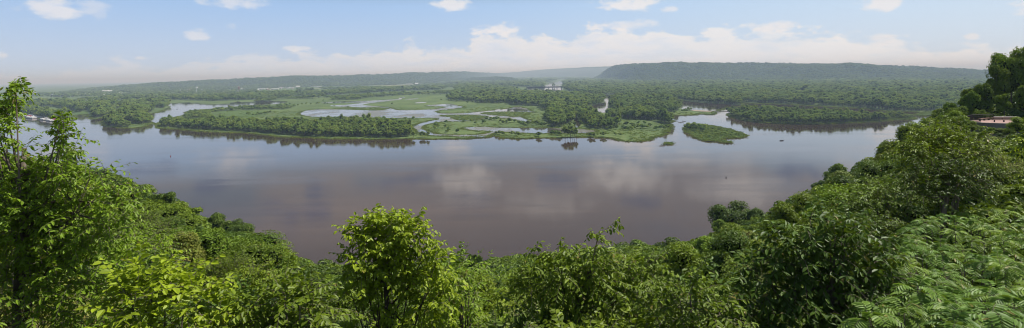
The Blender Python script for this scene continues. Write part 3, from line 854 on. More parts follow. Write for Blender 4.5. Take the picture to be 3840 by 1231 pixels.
lone(c2, [(1510, 545), (1600, 536), (1675, 541), (1470, 550), (1425, 600), (1388, 570), (1530, 606)], 'round dark willow', 'on the grassy tail of the long island', 8)
lone(c2, [(1752, 708), (1788, 710), (1818, 708), (1770, 706), (1680, 712)], 'leafy riverside tree', 'by the mouth of the looping channel', 9, 'tree')
lone(c2, [(1890, 600), (1920, 606), (1888, 638), (2000, 662), (2020, 650), (1985, 615), (1990, 572), (2105, 668), (1900, 580)], 'dark bush', 'on the round marsh inside the channel loop', 8)
lone(c2, [(2278, 582), (2350, 560), (2370, 570), (2420, 550), (2460, 545), (2240, 560), (2160, 566), (2180, 558)], 'marsh bush', 'along the top of the round marsh', 7)
lone(c3, [(30, 590), (60, 560), (190, 575), (215, 595), (240, 590), (315, 582), (360, 598), (398, 618), (385, 612), (440, 605), (480, 600), (510, 605), (560, 615), (580, 612), (530, 600), (270, 582), (150, 560), (100, 555)], 'rounded bush', 'on the marsh behind the narrow inlet', 9)
lone(c3, [(818, 628), (862, 626), (920, 624)], 'small tree', 'at the mouth of the narrow slough', 10, 'tree')
lone(c3, [(150, 690), (190, 692), (210, 694), (290, 694), (330, 700), (345, 702), (540, 708), (655, 692), (680, 694), (705, 694), (730, 700), (1015, 712), (1035, 712), (1000, 708), (1125, 706), (1240, 700), (1280, 704)], 'low bush', 'on the long grass spit at the river edge', 8.5)
lone(c3, [(775, 716), (800, 716), (825, 716), (862, 716), (878, 714), (845, 714)], 'upright tree', 'clustered midway along the long grass spit', 15, 'tree')
lone(c3, [(1320, 650), (1350, 655), (1380, 648), (1410, 640), (1440, 632), (1480, 636), (1520, 632), (1545, 620), (1500, 600), (1440, 600), (1380, 610), (1330, 612), (1300, 630), (1600, 655), (1640, 645), (1680, 648), (1700, 640), (1710, 625), (1660, 625), (1450, 618), (1400, 625), (1250, 640), (1160, 645), (1190, 650)], 'wide bush', 'on the grassy river point', 8)
lone(c3, [(1780, 488), (1800, 470), (1812, 466)], 'taller dark tree', 'at the root of the pale green sandbar', 20, 'tree')
lone(c3, [(1850, 488), (1875, 486), (1900, 476), (1915, 472), (1770, 496)], 'round bush', 'on the pale green sandbar', 11)
lone(c3, [(1885, 640), (1900, 650), (1920, 640), (1935, 652), (1960, 645), (1975, 655), (2000, 650), (2020, 655), (2040, 648), (1990, 635), (1950, 630)], 'tall willow', 'at the left end of the small green island', 11)
lone(c3, [(2080, 650), (2110, 665), (2150, 670), (2170, 690), (2200, 685), (2240, 690), (2280, 700), (2330, 700), (2360, 705), (2120, 690), (2060, 680), (2010, 690), (2090, 715), (2150, 710), (2200, 700), (2250, 665), (2180, 650), (2120, 640), (2030, 670), (1960, 680), (2300, 685)], 'low weedy bush', 'over the small green island', 4)
lone(c2, [(180, 492), (210, 488), (240, 484), (270, 478), (290, 474), (160, 498), (130, 500), (75, 494)], 'marsh bush', 'in the meadow behind the long island', 9)
lone(c2, [(340, 425), (380, 432), (420, 420), (470, 420), (520, 400), (560, 405), (600, 395), (640, 390), (685, 394), (740, 390), (760, 388), (820, 390), (850, 390), (910, 385), (1045, 426), (1470, 392), (805, 358), (440, 392), (480, 396), (360, 412), (320, 420)], 'scattered bush', 'on the marsh left of the winding backwater', 8)
lone(c2, [(1945, 350), (2020, 358), (2050, 358), (2100, 362), (2255, 375), (2200, 380), (1940, 300), (2010, 300), (2230, 360), (2310, 378), (2340, 372), (2400, 374), (2440, 378)], 'marsh bush', 'in front of the broad delta wood', 9)
lone(c3, [(670, 240), (678, 258), (664, 262)], 'narrow tree', 'in the river beside the far bridge', 24, 'tree')

# reeds and rank herbs: ragged edges and texture for the marsh
KIT3 = bpy.data.collections.new('reed_kit')
M['reed'] = leaf_mat('reed', (0.07, 0.11, 0.03), (0.11, 0.15, 0.045), 0.2, 0.7, 0.1)
M['reed_dark'] = leaf_mat('reed_dark', (0.045, 0.075, 0.022), (0.08, 0.115, 0.036), 0.2, 0.7, 0.1)
for i in range(4):
    r = np.random.default_rng(260 + i); n = 90
    base_ = np.concatenate([r.normal(0, 1.5, (n, 2)), np.zeros((n, 1))], 1)
    A = np.concatenate([r.normal(0, 0.9, (n, 2)), np.ones((n, 1)) * 0.8], 1); Nn = r.normal(size=(n, 3)) + np.array([0, 0, .5])
    V, Q = leaves(base_, A, Nn, r.uniform(0.45, 1.0, n), 0.6)
    me = np_mesh('reed', V, Q); me.materials.append(M['reed' if i < 2 else 'reed_dark']); KIT3.objects.link(bpy.data.objects.new('kit_reed_%d' % i, me))
NG4 = scatter_group(KIT3)
rr = np.random.default_rng(41); RP = []
def excl(x, y):
    m = np.zeros(len(x), bool)
    for nm, w, z in SHEETS:
        if nm in ('backwater', 'side_channel', 'slough'): m |= inside(w, x, y)
    return m
bw = SHEETS[0][1]
q = fill(np.clip(bw, [-900, 600], [900, 1750]), 11.0, rr, far=900, pw=0.8)
mk = inside(bw, q[:, 0], q[:, 1]) & ~excl(q[:, 0], q[:, 1]) & (fbm(q[:, 0] / 50, q[:, 1] / 80, 8, 3) > -0.12)
RP.append(np.concatenate([q[mk, :2], np.full((mk.sum(), 1), -H + .55)], 1))
for nm, w, z in SHEETS:
    if nm in ('island', 'islet', 'mudbar'):
        q = fill(w, 7.5, rr); RP.append(np.concatenate([q[:, :2], np.full((len(q), 1), z)], 1))
    if nm in ('island', 'islet', 'backwater', 'floodplain', 'mudbar'):
        nx_ = np.roll(w, -1, 0)
        for t in (0.0, 0.33, 0.66):
            e = w + (nx_ - w) * t; e = e[(e[:, 1] < 1900) & (np.abs(e[:, 0]) < e[:, 1] * 1.1)]
            e = e[rr.random(len(e)) < 0.75] + 0
            RP.append(np.concatenate([e + rr.normal(0, 1.3, e.shape), np.full((len(e), 1), min(z, -H + 0.9) - 0.2)], 1))
RP = np.vstack(RP); sc = rr.uniform(0.7, 1.4, (len(RP), 1)) * np.array([[1.3, 1.3, 1.0]])
scatter('reeds', 'green reeds and rank herbs over the marsh and along its water edges', 'reeds', RP, sc, NG4, 4, 77, 0.1)
print('reeds', len(RP))

# ------------------------------------------------------------------ hills
def ridge(name, foot, crest, back, mat, rough, seed, nk, label, dens=26.0, cover=True, nx=220, ny=26):
    """hillside from a foot line up to a crest line, both sampled over picture columns"""
    fx = np.array(foot); cx = np.array(crest)
    xs = np.linspace(cx[0, 0], cx[-1, 0], nx)
    V = []; ys = np.linspace(0, 1, ny)
    for x in xs:
        fy = np.interp(x, fx[:, 0], fx[:, 1]); cy = np.interp(x, cx[:, 0], cx[:, 1])
        p0 = on_plane(x, fy, -H + 0.5)
        d = ray(x, cy); Yc = p0[1] + back
        zc = d[2] * Yc
        for t in ys:
            Y = p0[1] + back * t
            X = p0[0] / p0[1] * Y
            k = min(1.0, t / 0.999)
            prof = math.sin(k * math.pi / 2) ** 1.15
            V.append((X, Y, (-H + 0.5) + (zc + H) * prof))
        Y = p0[1] + back * 2.2
        V.append((p0[0] / p0[1] * Y, Y, zc - 40))
    V = np.array(V); m = ny + 1
    t = np.tile(np.append(ys, 1.0), nx)
    amp = rough * np.sin(np.clip(t, 0, 1) * np.pi) ** 0.7
    V[:, 2] += (fbm(V[:, 0] / 420, V[:, 1] / 900, seed, 5) * 1.3 - 0.55) * amp * np.clip((V[:, 2] + H) / 80, 0, 1)
    V[:, 2] += fbm(V[:, 0] / 90, V[:, 1] / 150, seed + 3, 3) * 5 * np.clip((V[:, 2] + H) / 60, 0, 1)
    Q = np.array([(i * m + j, (i + 1) * m + j, (i + 1) * m + j + 1, i * m + j + 1) for i in range(nx - 1) for j in range(m - 1)])
    me = np_mesh(name, V, Q, smooth=True)
    tag(link(name, me, None, [M['hill']]), kind='structure')
    if cover:
        r = np.random.default_rng(seed)
        A = V.reshape(nx, m, 3)
        pts = []
        n = nk
        i = r.uniform(0, nx - 1.001, n); j = r.uniform(0, ny - 1, n) * 0.999
        i0 = i.astype(int); j0 = j.astype(int); a = (i - i0)[:, None]; b = (j - j0)[:, None]
        Pp = (A[i0, j0] * (1 - a) + A[i0 + 1, j0] * a) * (1 - b) + (A[i0, j0 + 1] * (1 - a) + A[i0 + 1, j0 + 1] * a) * b
        s = r.uniform(0.7, 1.25, n) * dens / 18
        Pp[:, 2] -= 3.5 * s
        scatter('forest', label, 'forest', Pp, np.stack([s, s, s * 0.8], 1), NG2, 4, seed)


ridge('wooded_bluff', L(vv, (1480, 204), (1500, 202), (1622, 208), (1900, 206), (2200, 205), (2480, 203), (2900, 200)),
      L(vv, (1478, 200), (1492, 197), (1508, 190), (1520, 180), (1532, 171), (1545, 165), (1575, 161), (1640, 160), (1700, 160), (1780, 158.5), (1900, 158), (1960, 159), (2060, 161), (2150, 163), (2240, 165), (2330, 169), (2400, 172), (2450, 175), (2520, 179), (2620, 186), (2900, 190)),
      1100, 'hill', 90, 21, 9000, 'continuous tree cover on the long steep bluff at right', 30)
ridge('far_hills', L(vv, (150, 234), (260, 233), (450, 228), (700, 221), (900, 216), (1000, 213), (1130, 207), (1240, 199), (1330, 194)),
      L(vv, (150, 232), (185, 228), (230, 222), (300, 216), (380, 211), (450, 207.5), (530, 203), (600, 199), (700, 194), (745, 192), (800, 192), (850, 190.5), (880, 191), (900, 188.5), (950, 187), (1000, 186), (1040, 184), (1090, 182), (1150, 180), (1190, 181), (1240, 184), (1300, 186), (1340, 189)),
      1700, 'hill', 60, 33, 7000, 'hazy woods on the low hills behind the town', 36)
ridge('far_ridge', L(vv, (1000, 203), (1300, 197), (1600, 195), (1800, 190)),
      L(vv, (1040, 190), (1150, 188), (1250, 184), (1300, 181), (1350, 176), (1400, 173), (1460, 170), (1500, 168), (1560, 166), (1640, 167), (1800, 175)),
      6000, 'hill', 60, 41, 0, '', cover=False, nx=120)
ridge('distant_hills', L(vv, (-300, 238), (0, 236), (200, 233), (320, 231)), L(vv, (-300, 232), (-60, 230), (40, 229), (160, 230), (260, 232), (330, 231)), 4000, 'hill', 30, 47, 0, '', cover=False, nx=80)
ridge('low_rise', L(c2, (1960, 178), (2150, 172), (2478, 176), (2700, 180)), L(c2, (1975, 176), (2000, 160), (2060, 148), (2150, 138), (2260, 133), (2360, 128), (2478, 122), (2600, 128), (2700, 150)), 900, 'hill', 12, 52, 700, 'low wooded rise at the foot of the hazy hills', 30, nx=60)
# ------------------------------------------------------------------ the near bluff
SL_X = [-200, 0, 115, 150, 195, 250, 270, 300, 330, 450, 540, 600, 640, 700, 760, 800, 850, 900, 940, 970, 1030, 1250]
SL_S = [.11, .125, .167, .205, .243, .275, .312, .326, .338, .332, .327, .308, .302, .287, .25, .215, .17, .122, .075, .05, .04, .03]
# upper outline of the canopy, picture rows
SI_X = [-200, 0, 115, 150, 195, 235, 262, 285, 325, 345, 450, 500, 540, 600, 640, 700, 715, 740, 760, 800, 850, 885, 900, 925, 945, 960, 980, 1000, 1030, 1250]
SI_Y = [140, 146, 172, 186, 204, 217, 228, 252, 266, 262, 262, 263, 258, 247, 242, 232, 224, 214, 209, 189, 165, 150, 138, 115, 103, 90, 72, 56, 40, 40]


def off(Y): return np.interp(Y, [0, 3, 8, 16, 60, 400], [1.8, 2.0, 5.5, 8.0, 8.5, 9.0])


def ground(x, y):
    x = np.asarray(x, float); y = np.asarray(y, float)
    yy = np.maximum(y, 0.5)
    px = 512 + F * np.clip(x / yy, -1.35, 1.35)
    s = np.interp(px, SL_X, SL_S)
    z = -(off(np.maximum(y, 0)) + s * np.maximum(y, 0))
    edge = np.maximum(y - 185, 0) * 0.9
    z = z - edge * np.clip((px - 640) / 150, 0, 1) + 0.5 * fbm(x / 9, y / 9, 2, 3)
    return np.maximum(z, -H - 3)


def sil_z(x, y):
    px = 512 + F * x / y
    py = np.interp(px, SI_X, SI_Y)
    return ray(float(px), float(py))[2] * y


nu, ny_ = 150, 110
us = np.linspace(-1.35, 1.35, nu); Ys = 2.0 * (400 / 2.0) ** np.linspace(0, 1, ny_)
Ys = np.concatenate([[-12, -4, 0.4], Ys])
V = []
for u in us:
    for Yq in Ys:
        x = u * max(Yq, 14)if Yq < 14 else u * Yq
        V.append((x, Yq, 0))
V = np.array(V)
V[:, 2] = ground(V[:, 0], V[:, 1]); m = len(Ys)
Q = np.array([(i * m + j, (i + 1) * m + j, (i + 1) * m + j + 1, i * m + j + 1) for i in range(nu - 1) for j in range(m - 1)])
tag(link('bluff_slope', np_mesh('bluff_slope', V, Q, smooth=True), None, [M['slope']]), kind='structure')

# ------------------------------------------------------------------ tree builders
def limb_tubes(mb, r, base_z, top, C, rad):
    """tapered trunk with limbs reaching into the lobes of the crown"""
    t = Vector((r.normal() * 0.1, r.normal() * 0.1, top))
    mid = Vector((r.normal() * 0.15, r.normal() * 0.15, base_z * 0.5 + top * 0.5))
    mb.tube([(0, 0, base_z - 0.6), mid, t], [rad, rad * 0.75, rad * 0.4], 7)
    for c in C:
        c = Vector(c)
        a = Vector((0, 0, 0)).lerp(t, r.uniform(0.35, 0.95)); a.z = base_z + (top - base_z) * r.uniform(0.45, 0.95)
        k = a.lerp(c, 0.5) + Vector((0, 0, -0.12 * (c - a).length))
        mb.tube([a, k, c], [rad * 0.34, rad * 0.22, rad * 0.08], 5)


def sprays(r, org, dr, Ln, nl, leaf, droop, width=0.45, hang=0.6, flat=0.0):
    """leafy shoots: alternate leaves along curved twigs. returns V, Q, twig centre lines"""
    n = len(org); t = np.linspace(0.12, 1.0, nl)
    dr = unit(dr); Ln = np.asarray(Ln).reshape(-1, 1, 1)
    def cen(tt):
        p = org[:, None] + dr[:, None] * (tt[None, :, None] * Ln)
        p[..., 2] -= (tt[None] ** 2) * droop * Ln[..., 0]
        return p
    Pc = cen(t); Tn = unit(cen(t + 0.02) - Pc)
    up = np.array([0, 0, 1.0]); side = unit(np.cross(Tn, up) + 1e-4)
    sg = np.where(np.arange(nl) % 2 == 0, 1.0, -1.0)[None, :, None]
    A = Tn * 0.55 + side * sg * 0.85 + r.normal(size=Pc.shape) * 0.25
    A[..., 2] -= hang * r.uniform(0.3, 1.3, A.shape[:2])
    Nn = np.cross(side * 1.0, Tn); Nn = np.where(Nn[..., 2:3] < 0, -Nn, Nn) + up * 0.5 + r.normal(size=Pc.shape) * 0.35
    sz = leaf * r.uniform(0.65, 1.25, Pc.shape[:2]) * np.interp(t, [0, .5, 1], [1.0, 1.05, 0.75])[None]
    V, Q = leaves(Pc.reshape(-1, 3), A.reshape(-1, 3), Nn.reshape(-1, 3), sz.ravel(), width)
    tw = cen(np.array([0, 0.35, 0.7, 1.0]))
    return V, Q, tw


def twig_mesh(tw, r0):
    """three-sided tapered twigs for many shoots at once"""
    n, k, _ = tw.shape
    T = unit(np.gradient(tw, axis=1)); a = unit(np.cross(T, np.array([0.3, 0.2, 1.0]))); b = np.cross(T, a)
    rad = (r0 * np.linspace(1, 0.3, k))[None, :, None]
    rings = np.stack([tw + rad * (math.cos(q) * a + math.sin(q) * b) for q in (0, 2.094, 4.189)], 2)
    V = rings.reshape(-1, 3)
    base = (np.arange(n) * k * 3)[:, None, None]
    Q = []
    for i in range(k - 1):
        for j in range(3):
            Q.append((i * 3 + j, i * 3 + (j + 1) % 3, i * 3 + 3 + (j + 1) % 3, i * 3 + 3 + j))
    return V, (base + np.array(Q)[None]).reshape(-1, 4)


def spray_crown(r, rx, rz, n, Ln, nl, leaf, droop, width=0.45, hang=0.6, nb=7, upb=0.3):
    """crown of shoots springing from a heap of lobes; centred on 0"""
    c = sphere(nb, r); c[:, 2] = np.abs(c[:, 2]) * 0.9 - 0.25
    C = c * r.uniform(0.3, 0.7, (nb, 1)) * np.array([rx, rx, rz]); Rb = r.uniform(0.32, 0.5, nb)
    k = r.choice(nb, n); d = sphere(n, r); d[:, 2] = np.where(d[:, 2] < -0.5, -d[:, 2], d[:, 2])
    org = C[k] + d * Rb[k][:, None] * np.array([rx, rx, rz]) * r.uniform(0.35, 0.9, (n, 1))
    dr = unit(d + unit(org / np.array([rx, rx, rz])) * 0.5 + np.array([0, 0, upb]) + r.normal(size=d.shape) * 0.3)
    V, Q, tw = sprays(r, org, dr, Ln * r.uniform(0.6, 1.3, n), nl, leaf, droop, width, hang)
    return V, Q, tw, C


def crown_mesh(name, V, Q, mats, tw=None, tr=0.012, Cc=None, Fc=None):
    Vs = [V]; Fs = [Q]; mi = [np.zeros(len(Q))]; o = len(V)
    if tw is not None:
        a, b = twig_mesh(tw, tr); Vs.append(a); Fs.append(b + o); mi.append(np.ones(len(b))); o += len(a)
    if Cc is not None:
        Vs.append(Cc); Fs.append(Fc + o); mi.append(np.full(len(Fc), len(mats) - 1))
    me = np_mesh(name, np.vstack(Vs), Fs, np.concatenate(mi))
    for m in mats: me.materials.append(m)
    return me


# shared trees: height 1 unit = 1 m at the size given, base at 0
def proto_near(seed, hgt, rx, leaf, n, nl, droop, width, hang, Ln, nb=7, upb=.3):
    r = np.random.default_rng(seed)
    rz = hgt * 0.36
    V, Q, tw, C = spray_crown(r, rx, rz, n, Ln, nl, leaf, droop, width, hang, nb, upb)
    zc = hgt - rz * 1.05
    for a in (V, C): a[:, 2] += zc
    tw = tw + np.array([0, 0, zc])
    cm = crown_mesh('crown', V, Q, [M['leaf_mid'], M['bark']], tw, 0.010)
    mb = MB(); limb_tubes(mb, r, 0.0, zc + rz * 0.3, C, 0.05 + 0.016 * hgt)
    tm = mb.mesh('trunk', True); tm.materials.append(M['bark'])
    return cm, tm, hgt


def proto_far(seed, hgt, rx, leaf, n, nb, width=0.62, lump=(.3, .5)):
    r = np.random.default_rng(seed)
    rz = hgt * 0.42
    V, Q, C, Rb = lumps(r, rx, rx * r.uniform(.85, 1.1), rz, nb, n, leaf, 0.2, lump, width, 0.5, (0.62, 1.22))
    Vc, Fc = cores(C, Rb, 0.66)
    zc = hgt - rz * 1.02
    V[:, 2] += zc; Vc[:, 2] += zc; C[:, 2] += zc
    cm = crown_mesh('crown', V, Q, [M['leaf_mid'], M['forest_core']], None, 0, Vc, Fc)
    mb = MB(); limb_tubes(mb, r, 0.0, zc + rz * .3, C[:7], 0.06 + 0.014 * hgt)
    tm = mb.mesh('trunk', True); tm.materials.append(M['bark'])
    return cm, tm, hgt


NEAR = [proto_near(400, 6, 2.1, 0.15, 520, 11, 0.45, 0.42, 0.7, 0.85),       # drooping elm-like
        proto_near(401, 6, 2.2, 0.17, 420, 10, 0.25, 0.62, 0.5, 0.7, 9),     # broad leaves
        proto_near(402, 6, 1.9, 0.12, 640, 12, 0.35, 0.36, 0.5, 0.8, 8, .5),  # fine leaves
        proto_near(403, 6, 2.4, 0.16, 480, 12, 0.55, 0.40, 0.9, 1.0, 6)]
MID = [proto_far(420 + i, 9, [3.2, 3.6, 2.9, 3.9][i], [0.24, 0.2, 0.26, 0.22][i], 11000, [22, 28, 18, 30][i], 0.5, (.16, .40)) for i in range(4)]
FAR = [proto_far(440 + i, 12, [4.4, 5.0, 4.2, 4.8][i], [0.46, 0.40, 0.48, 0.42][i], 8000, [24, 32, 20, 27][i], 0.6, (.15, .38)) for i in range(4)]
M['leaf_tall'] = leaf_mat('leaf_tall', (0.04, 0.075, 0.014), (0.085, 0.14, 0.022), 0.35, 0.45, 0.4)
TONE = {'dark green': 'leaf_dark', 'mid green': 'leaf_mid', 'bright green': 'leaf_bright', 'grey green': 'leaf_grey', 'yellow green': 'leaf_yellow'}


def put_tree(name, proto, x, y, top, tone, label, group=None, wide=1.0, base=None):
    cm, tm, h = proto
    gz = float(ground(x, y)) if base is None else base
    hh = max(top - gz, 2.0)
    k = hh / h
    root = empty(name, (x, y, gz), random.uniform(0, 6.28)); root.scale = (k * wide, k * wide, k)
    tag(root, label, 'shrub' if 'shrub' in name else 'tree', group)
    a = bpy.data.objects.new('trunk', tm); COL.objects.link(a); a.parent = root
    c = bpy.data.objects.new('crown', cm); COL.objects.link(c); c.parent = root
    s = c.material_slots[0]; s.link = 'OBJECT'; s.material = M[TONE[tone]] if name != 'tall_tree' else M['leaf_tall']
    return root


PLACED = []


def hero(name, px, py, Y, proto, tone, label, wide=1.0):
    p = at_depth(px, py, Y)
    PLACED.append((p[0], p[1], 0.05 * Y))
    return put_tree(name, proto, float(p[0]), float(p[1]), float(p[2]), tone, label, None, wide)


# ------------------------------------------------------------------ trees of the far right crest
hero('tall_tree', 1010, 43, 150, FAR[1], 'dark green', 'tallest dark tree at the right edge, its ragged crown rising above the terrace', 0.55)
hero('tall_tree', 996, 62, 148, FAR[2], 'dark green', 'dark tree leaning against the tallest crown at the right edge', 0.6)
hero('tall_tree', 1028, 50, 146, FAR[0], 'dark green', 'dark tree cut by the right edge of the picture behind the terrace', 0.7)
hero('tall_tree', 984, 84, 146, FAR[3], 'dark green', 'dark rounded tree on the outline just left of the tallest crest tree', 0.7)
hero('tall_tree', 970, 93, 142, FAR[0], 'dark green', 'second dark tree down the outline left of the tallest crest tree', 0.75)
hero('tall_tree', 958, 104, 138, FAR[1], 'mid green', 'green tree midway down the right outline above the terrace railing', 0.75)
hero('tall_tree', 946, 112, 132, FAR[2], 'mid green', 'lighter green tree on the right outline left of the terrace', 0.75)
hero('tall_tree', 1004, 92, 136, FAR[2], 'dark green', 'deep shaded tree right behind the terrace railing', 0.7)
hero('tall_tree', 1024, 86, 134, FAR[3], 'dark green', 'deep shaded tree behind the stone bench wall of the terrace', 0.7)
hero('tall_tree', 980, 108, 128, FAR[1], 'mid green', 'leafy green tree screening the left end of the terrace', 0.62)
hero('tall_tree', 974, 86, 150, FAR[2], 'mid green', 'tall green tree closing the outline left of the tallest crest tree', 0.8)
hero('tall_tree', 951, 103, 146, FAR[3], 'mid green', 'green tree on the outline between the terrace and the lower slope', 0.85)
hero('oak_tree', 933, 114, 140, FAR[1], 'mid green', 'rounded green tree on the right outline, third crown left of the terrace', 0.85)
hero('oak_tree', 921, 124, 128, FAR[3], 'bright green', 'sunlit tree on the right outline, fourth crown left of the terrace', 0.85)
hero('oak_tree', 899, 139, 150, FAR[2], 'mid green', 'tree on the right outline just under the far mudbar', 0.85)
for i_, (x_, y_, Y_, t_, l_) in enumerate([(972, 122, 112, 'mid green', 'bushy shrub hiding the left end of the terrace wall'), (984, 126.5, 106, 'dark green', 'dark shrub in front of the left part of the terrace wall'), (993, 127.5, 104, 'bright green', 'bright shrub in front of the middle of the terrace wall'),
                                           (1002, 128, 102, 'mid green', 'green shrub below the front bench of the terrace'), (1011, 126, 100, 'bright green', 'bright shrub before the right part of the terrace wall'), (1020, 115, 96, 'bright green', 'bright pointed shrub covering the right end of the terrace'), (1030, 120, 98, 'mid green', 'green shrub cut by the picture edge beside the terrace'), (978, 132, 90, 'mid green', 'wide shrub lower down before the terrace wall'), (1000, 134, 86, 'dark green', 'dark wide shrub lower down before the terrace'), (1018, 133, 84, 'mid green', 'green wide shrub lower down right of the terrace')]):
    hero('leafy_shrub', x_, y_, Y_, MID[i_ % 4], t_, l_, 1.3)
hero('oak_tree', 733, 200, 175, FAR[1], 'dark green', 'dark round tree standing out against the river on the right slope', 1.25)
hero('oak_tree', 755, 209, 170, FAR[3], 'dark green', 'smaller dark tree touching the right side of the dark round one', 1.0)
hero('maple_tree', 722, 222, 150, FAR[0], 'mid green', 'green tree just below the dark round tree on the right slope', 1.0)
hero('linden_tree', 783, 217, 110, FAR[3], 'yellow green', 'pale yellow flowering tree on the right slope', 0.8)
hero('oak_tree', 758, 222, 118, FAR[2], 'bright green', 'bright green tree left of the pale yellow flowering tree', 0.95)
hero('oak_tree', 240, 218, 180, FAR[1], 'dark green', 'dark round tree with its crown against the river at the foot of the left slope', 1.0)
hero('oak_tree', 216, 214, 165, FAR[3], 'dark green', 'dark tree left of the round one at the foot of the left slope', 1.0)
hero('oak_tree', 262, 245, 120, FAR[0], 'mid green', 'green tree on the left slope beneath the dark round tree', 1.0)
hero('oak_tree', 165, 190, 130, FAR[2], 'dark green', 'dark crowned tree on the left slope outline behind the tall sapling', 1.0)
hero('willow_tree', 182, 232, 45, MID[2], 'grey green', 'greyish narrow leaved tree in the middle of the left slope', 0.9)
hero('oak_tree', 473, 252, 120, FAR[2], 'dark green', 'small dark pointed tree right of the leafy centre tree', 0.6)
hero('oak_tree', 838, 164, 165, FAR[3], 'mid green', 'tree on the right outline where the slope meets the river edge', 0.9)
hero('oak_tree', 886, 143, 150, FAR[0], 'mid green', 'tree on the right outline two crowns below the pale mudbar', 0.9)
hero('oak_tree', 912, 120, 145, FAR[1], 'bright green', 'bright tree on the right outline in front of the far mudbar', 0.85)

# ------------------------------------------------------------------ the remaining trees of the slope
def zone(px, Y):
    return ('left slope below the drooping elm' if px < 150 else 'left slope beside the river' if px < 280 else
            'slope left of the centre tree' if px < 360 else 'slope right of the centre tree' if px < 520 else
            'slope below the middle river' if px < 680 else 'right slope near the pale flowering tree' if px < 830 else
            'right slope under the terrace')


rs = np.random.default_rng(77)
cands = []
for _ in range(60000):
    Yq = 9.5 * (230 / 9.5) ** rs.random() ** 0.75
    u = rs.uniform(-1.02, 1.02)
    cands.append((u * Yq, Yq))
tak = [(x, y, r_) for x, y, r_ in PLACED]
cnt = 0

for x, y in cands:
    px = 512 + F * x / y
    if 800 < px and y < 26: continue                    # sumac patch
    if abs(px - 385) < 75 and y < 17: continue
    sp = 1.7 + 0.034 * y
    if any((x - a) ** 2 + (y - b) ** 2 < (0.5 * (sp + c)) ** 2 * 1.5 for a, b, c in tak): continue
    if 955 < px < 1060 and 108 < y < 134: continue
    gz = float(ground(x, y))
    if gz < -H + 1: continue
    st = sil_z(x, y)
    nat = gz + rs.uniform(5.0, 7.0) + 0.022 * y
    near_drop = 0.004 * y + rs.uniform(0, 0.03) * y + 0.2
    lim = st - near_drop
    if 955 < px < 1040 and y < 110: lim = min(lim, -0.107 * y - 0.4 - rs.uniform(0, 1.0))
    if y < 24:                                           # foreground rows stay low in the picture
        lim = min(lim, ray(px, 290 - 14 * math.sin(px / 60.0) - (y - 9.5) * 2.4 + rs.uniform(-8, 22))[2] * y)
    top = min(nat, lim)
    if top - gz < 2.2: top = gz + 2.2
    if top > st + 0.3: continue
    d0 = 1
    kind = NEAR if y < 38 else MID if y < 85 else FAR
    p = rs.choice(len(kind))
    tone = rs.choice(['dark green', 'mid green', 'bright green', 'grey green'], p=[.3, .4, .22, .08])
    nm = 'deciduous_tree' if top - gz > 4.2 else 'leafy_shrub'
    size = {'deciduous_tree': 'leafy tree', 'leafy_shrub': 'low shrub'}[nm]
    dist = 'near' if y < 22 else 'middle distance' if y < 70 else 'far'
    lab = '%s %s, %s on the %s' % (tone, size, {'near': 'close by', 'middle distance': 'halfway down', 'far': 'far down'}[dist], zone(px, y))
    put_tree(nm, kind[p], x, y, top, tone, lab, lab, rs.uniform(0.95, 1.35) if y < 60 else rs.uniform(1.1, 1.5))
    tak.append((x, y, sp)); cnt += 1
    if cnt >= 285: break
print('slope trees', cnt, 'farthest', max(t[1] for t in tak))

# low growth filling the ground between them
UND = bpy.data.collections.new('brush_kit')
for i in range(4):
    r = np.random.default_rng(480 + i)
    V, Q, C, Rb = lumps(r, 1.5, 1.5, 1.1, 8, 900, 0.24, 0.4, (.3, .5), 0.5)
    Vc, Fc = cores(C, Rb, 0.6); V[:, 2] += 0.7; Vc[:, 2] += 0.7
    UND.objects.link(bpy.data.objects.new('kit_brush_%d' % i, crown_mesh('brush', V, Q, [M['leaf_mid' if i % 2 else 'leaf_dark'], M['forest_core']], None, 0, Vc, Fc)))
NG3 = scatter_group(UND)
r = np.random.default_rng(9)
Yb = 13 * (260 / 13) ** r.random(5200) ** 0.7; ub = r.uniform(-1.05, 1.05, 5200); xb = ub * Yb
zb = ground(xb, Yb); pxb = 512 + F * ub
ok = (zb > -H + 1) & ~((pxb > 950) & (Yb > 70) & (Yb < 142))
sc = r.uniform(0.7, 1.2, ok.sum()) * (0.75 + 0.016 * Yb[ok])
scatter('undergrowth', 'dense green undergrowth covering the slope between the trees', 'undergrowth', np.stack([xb[ok], Yb[ok], zb[ok] - 0.15], 1), np.stack([sc, sc, sc], 1), NG3, 4, 4)

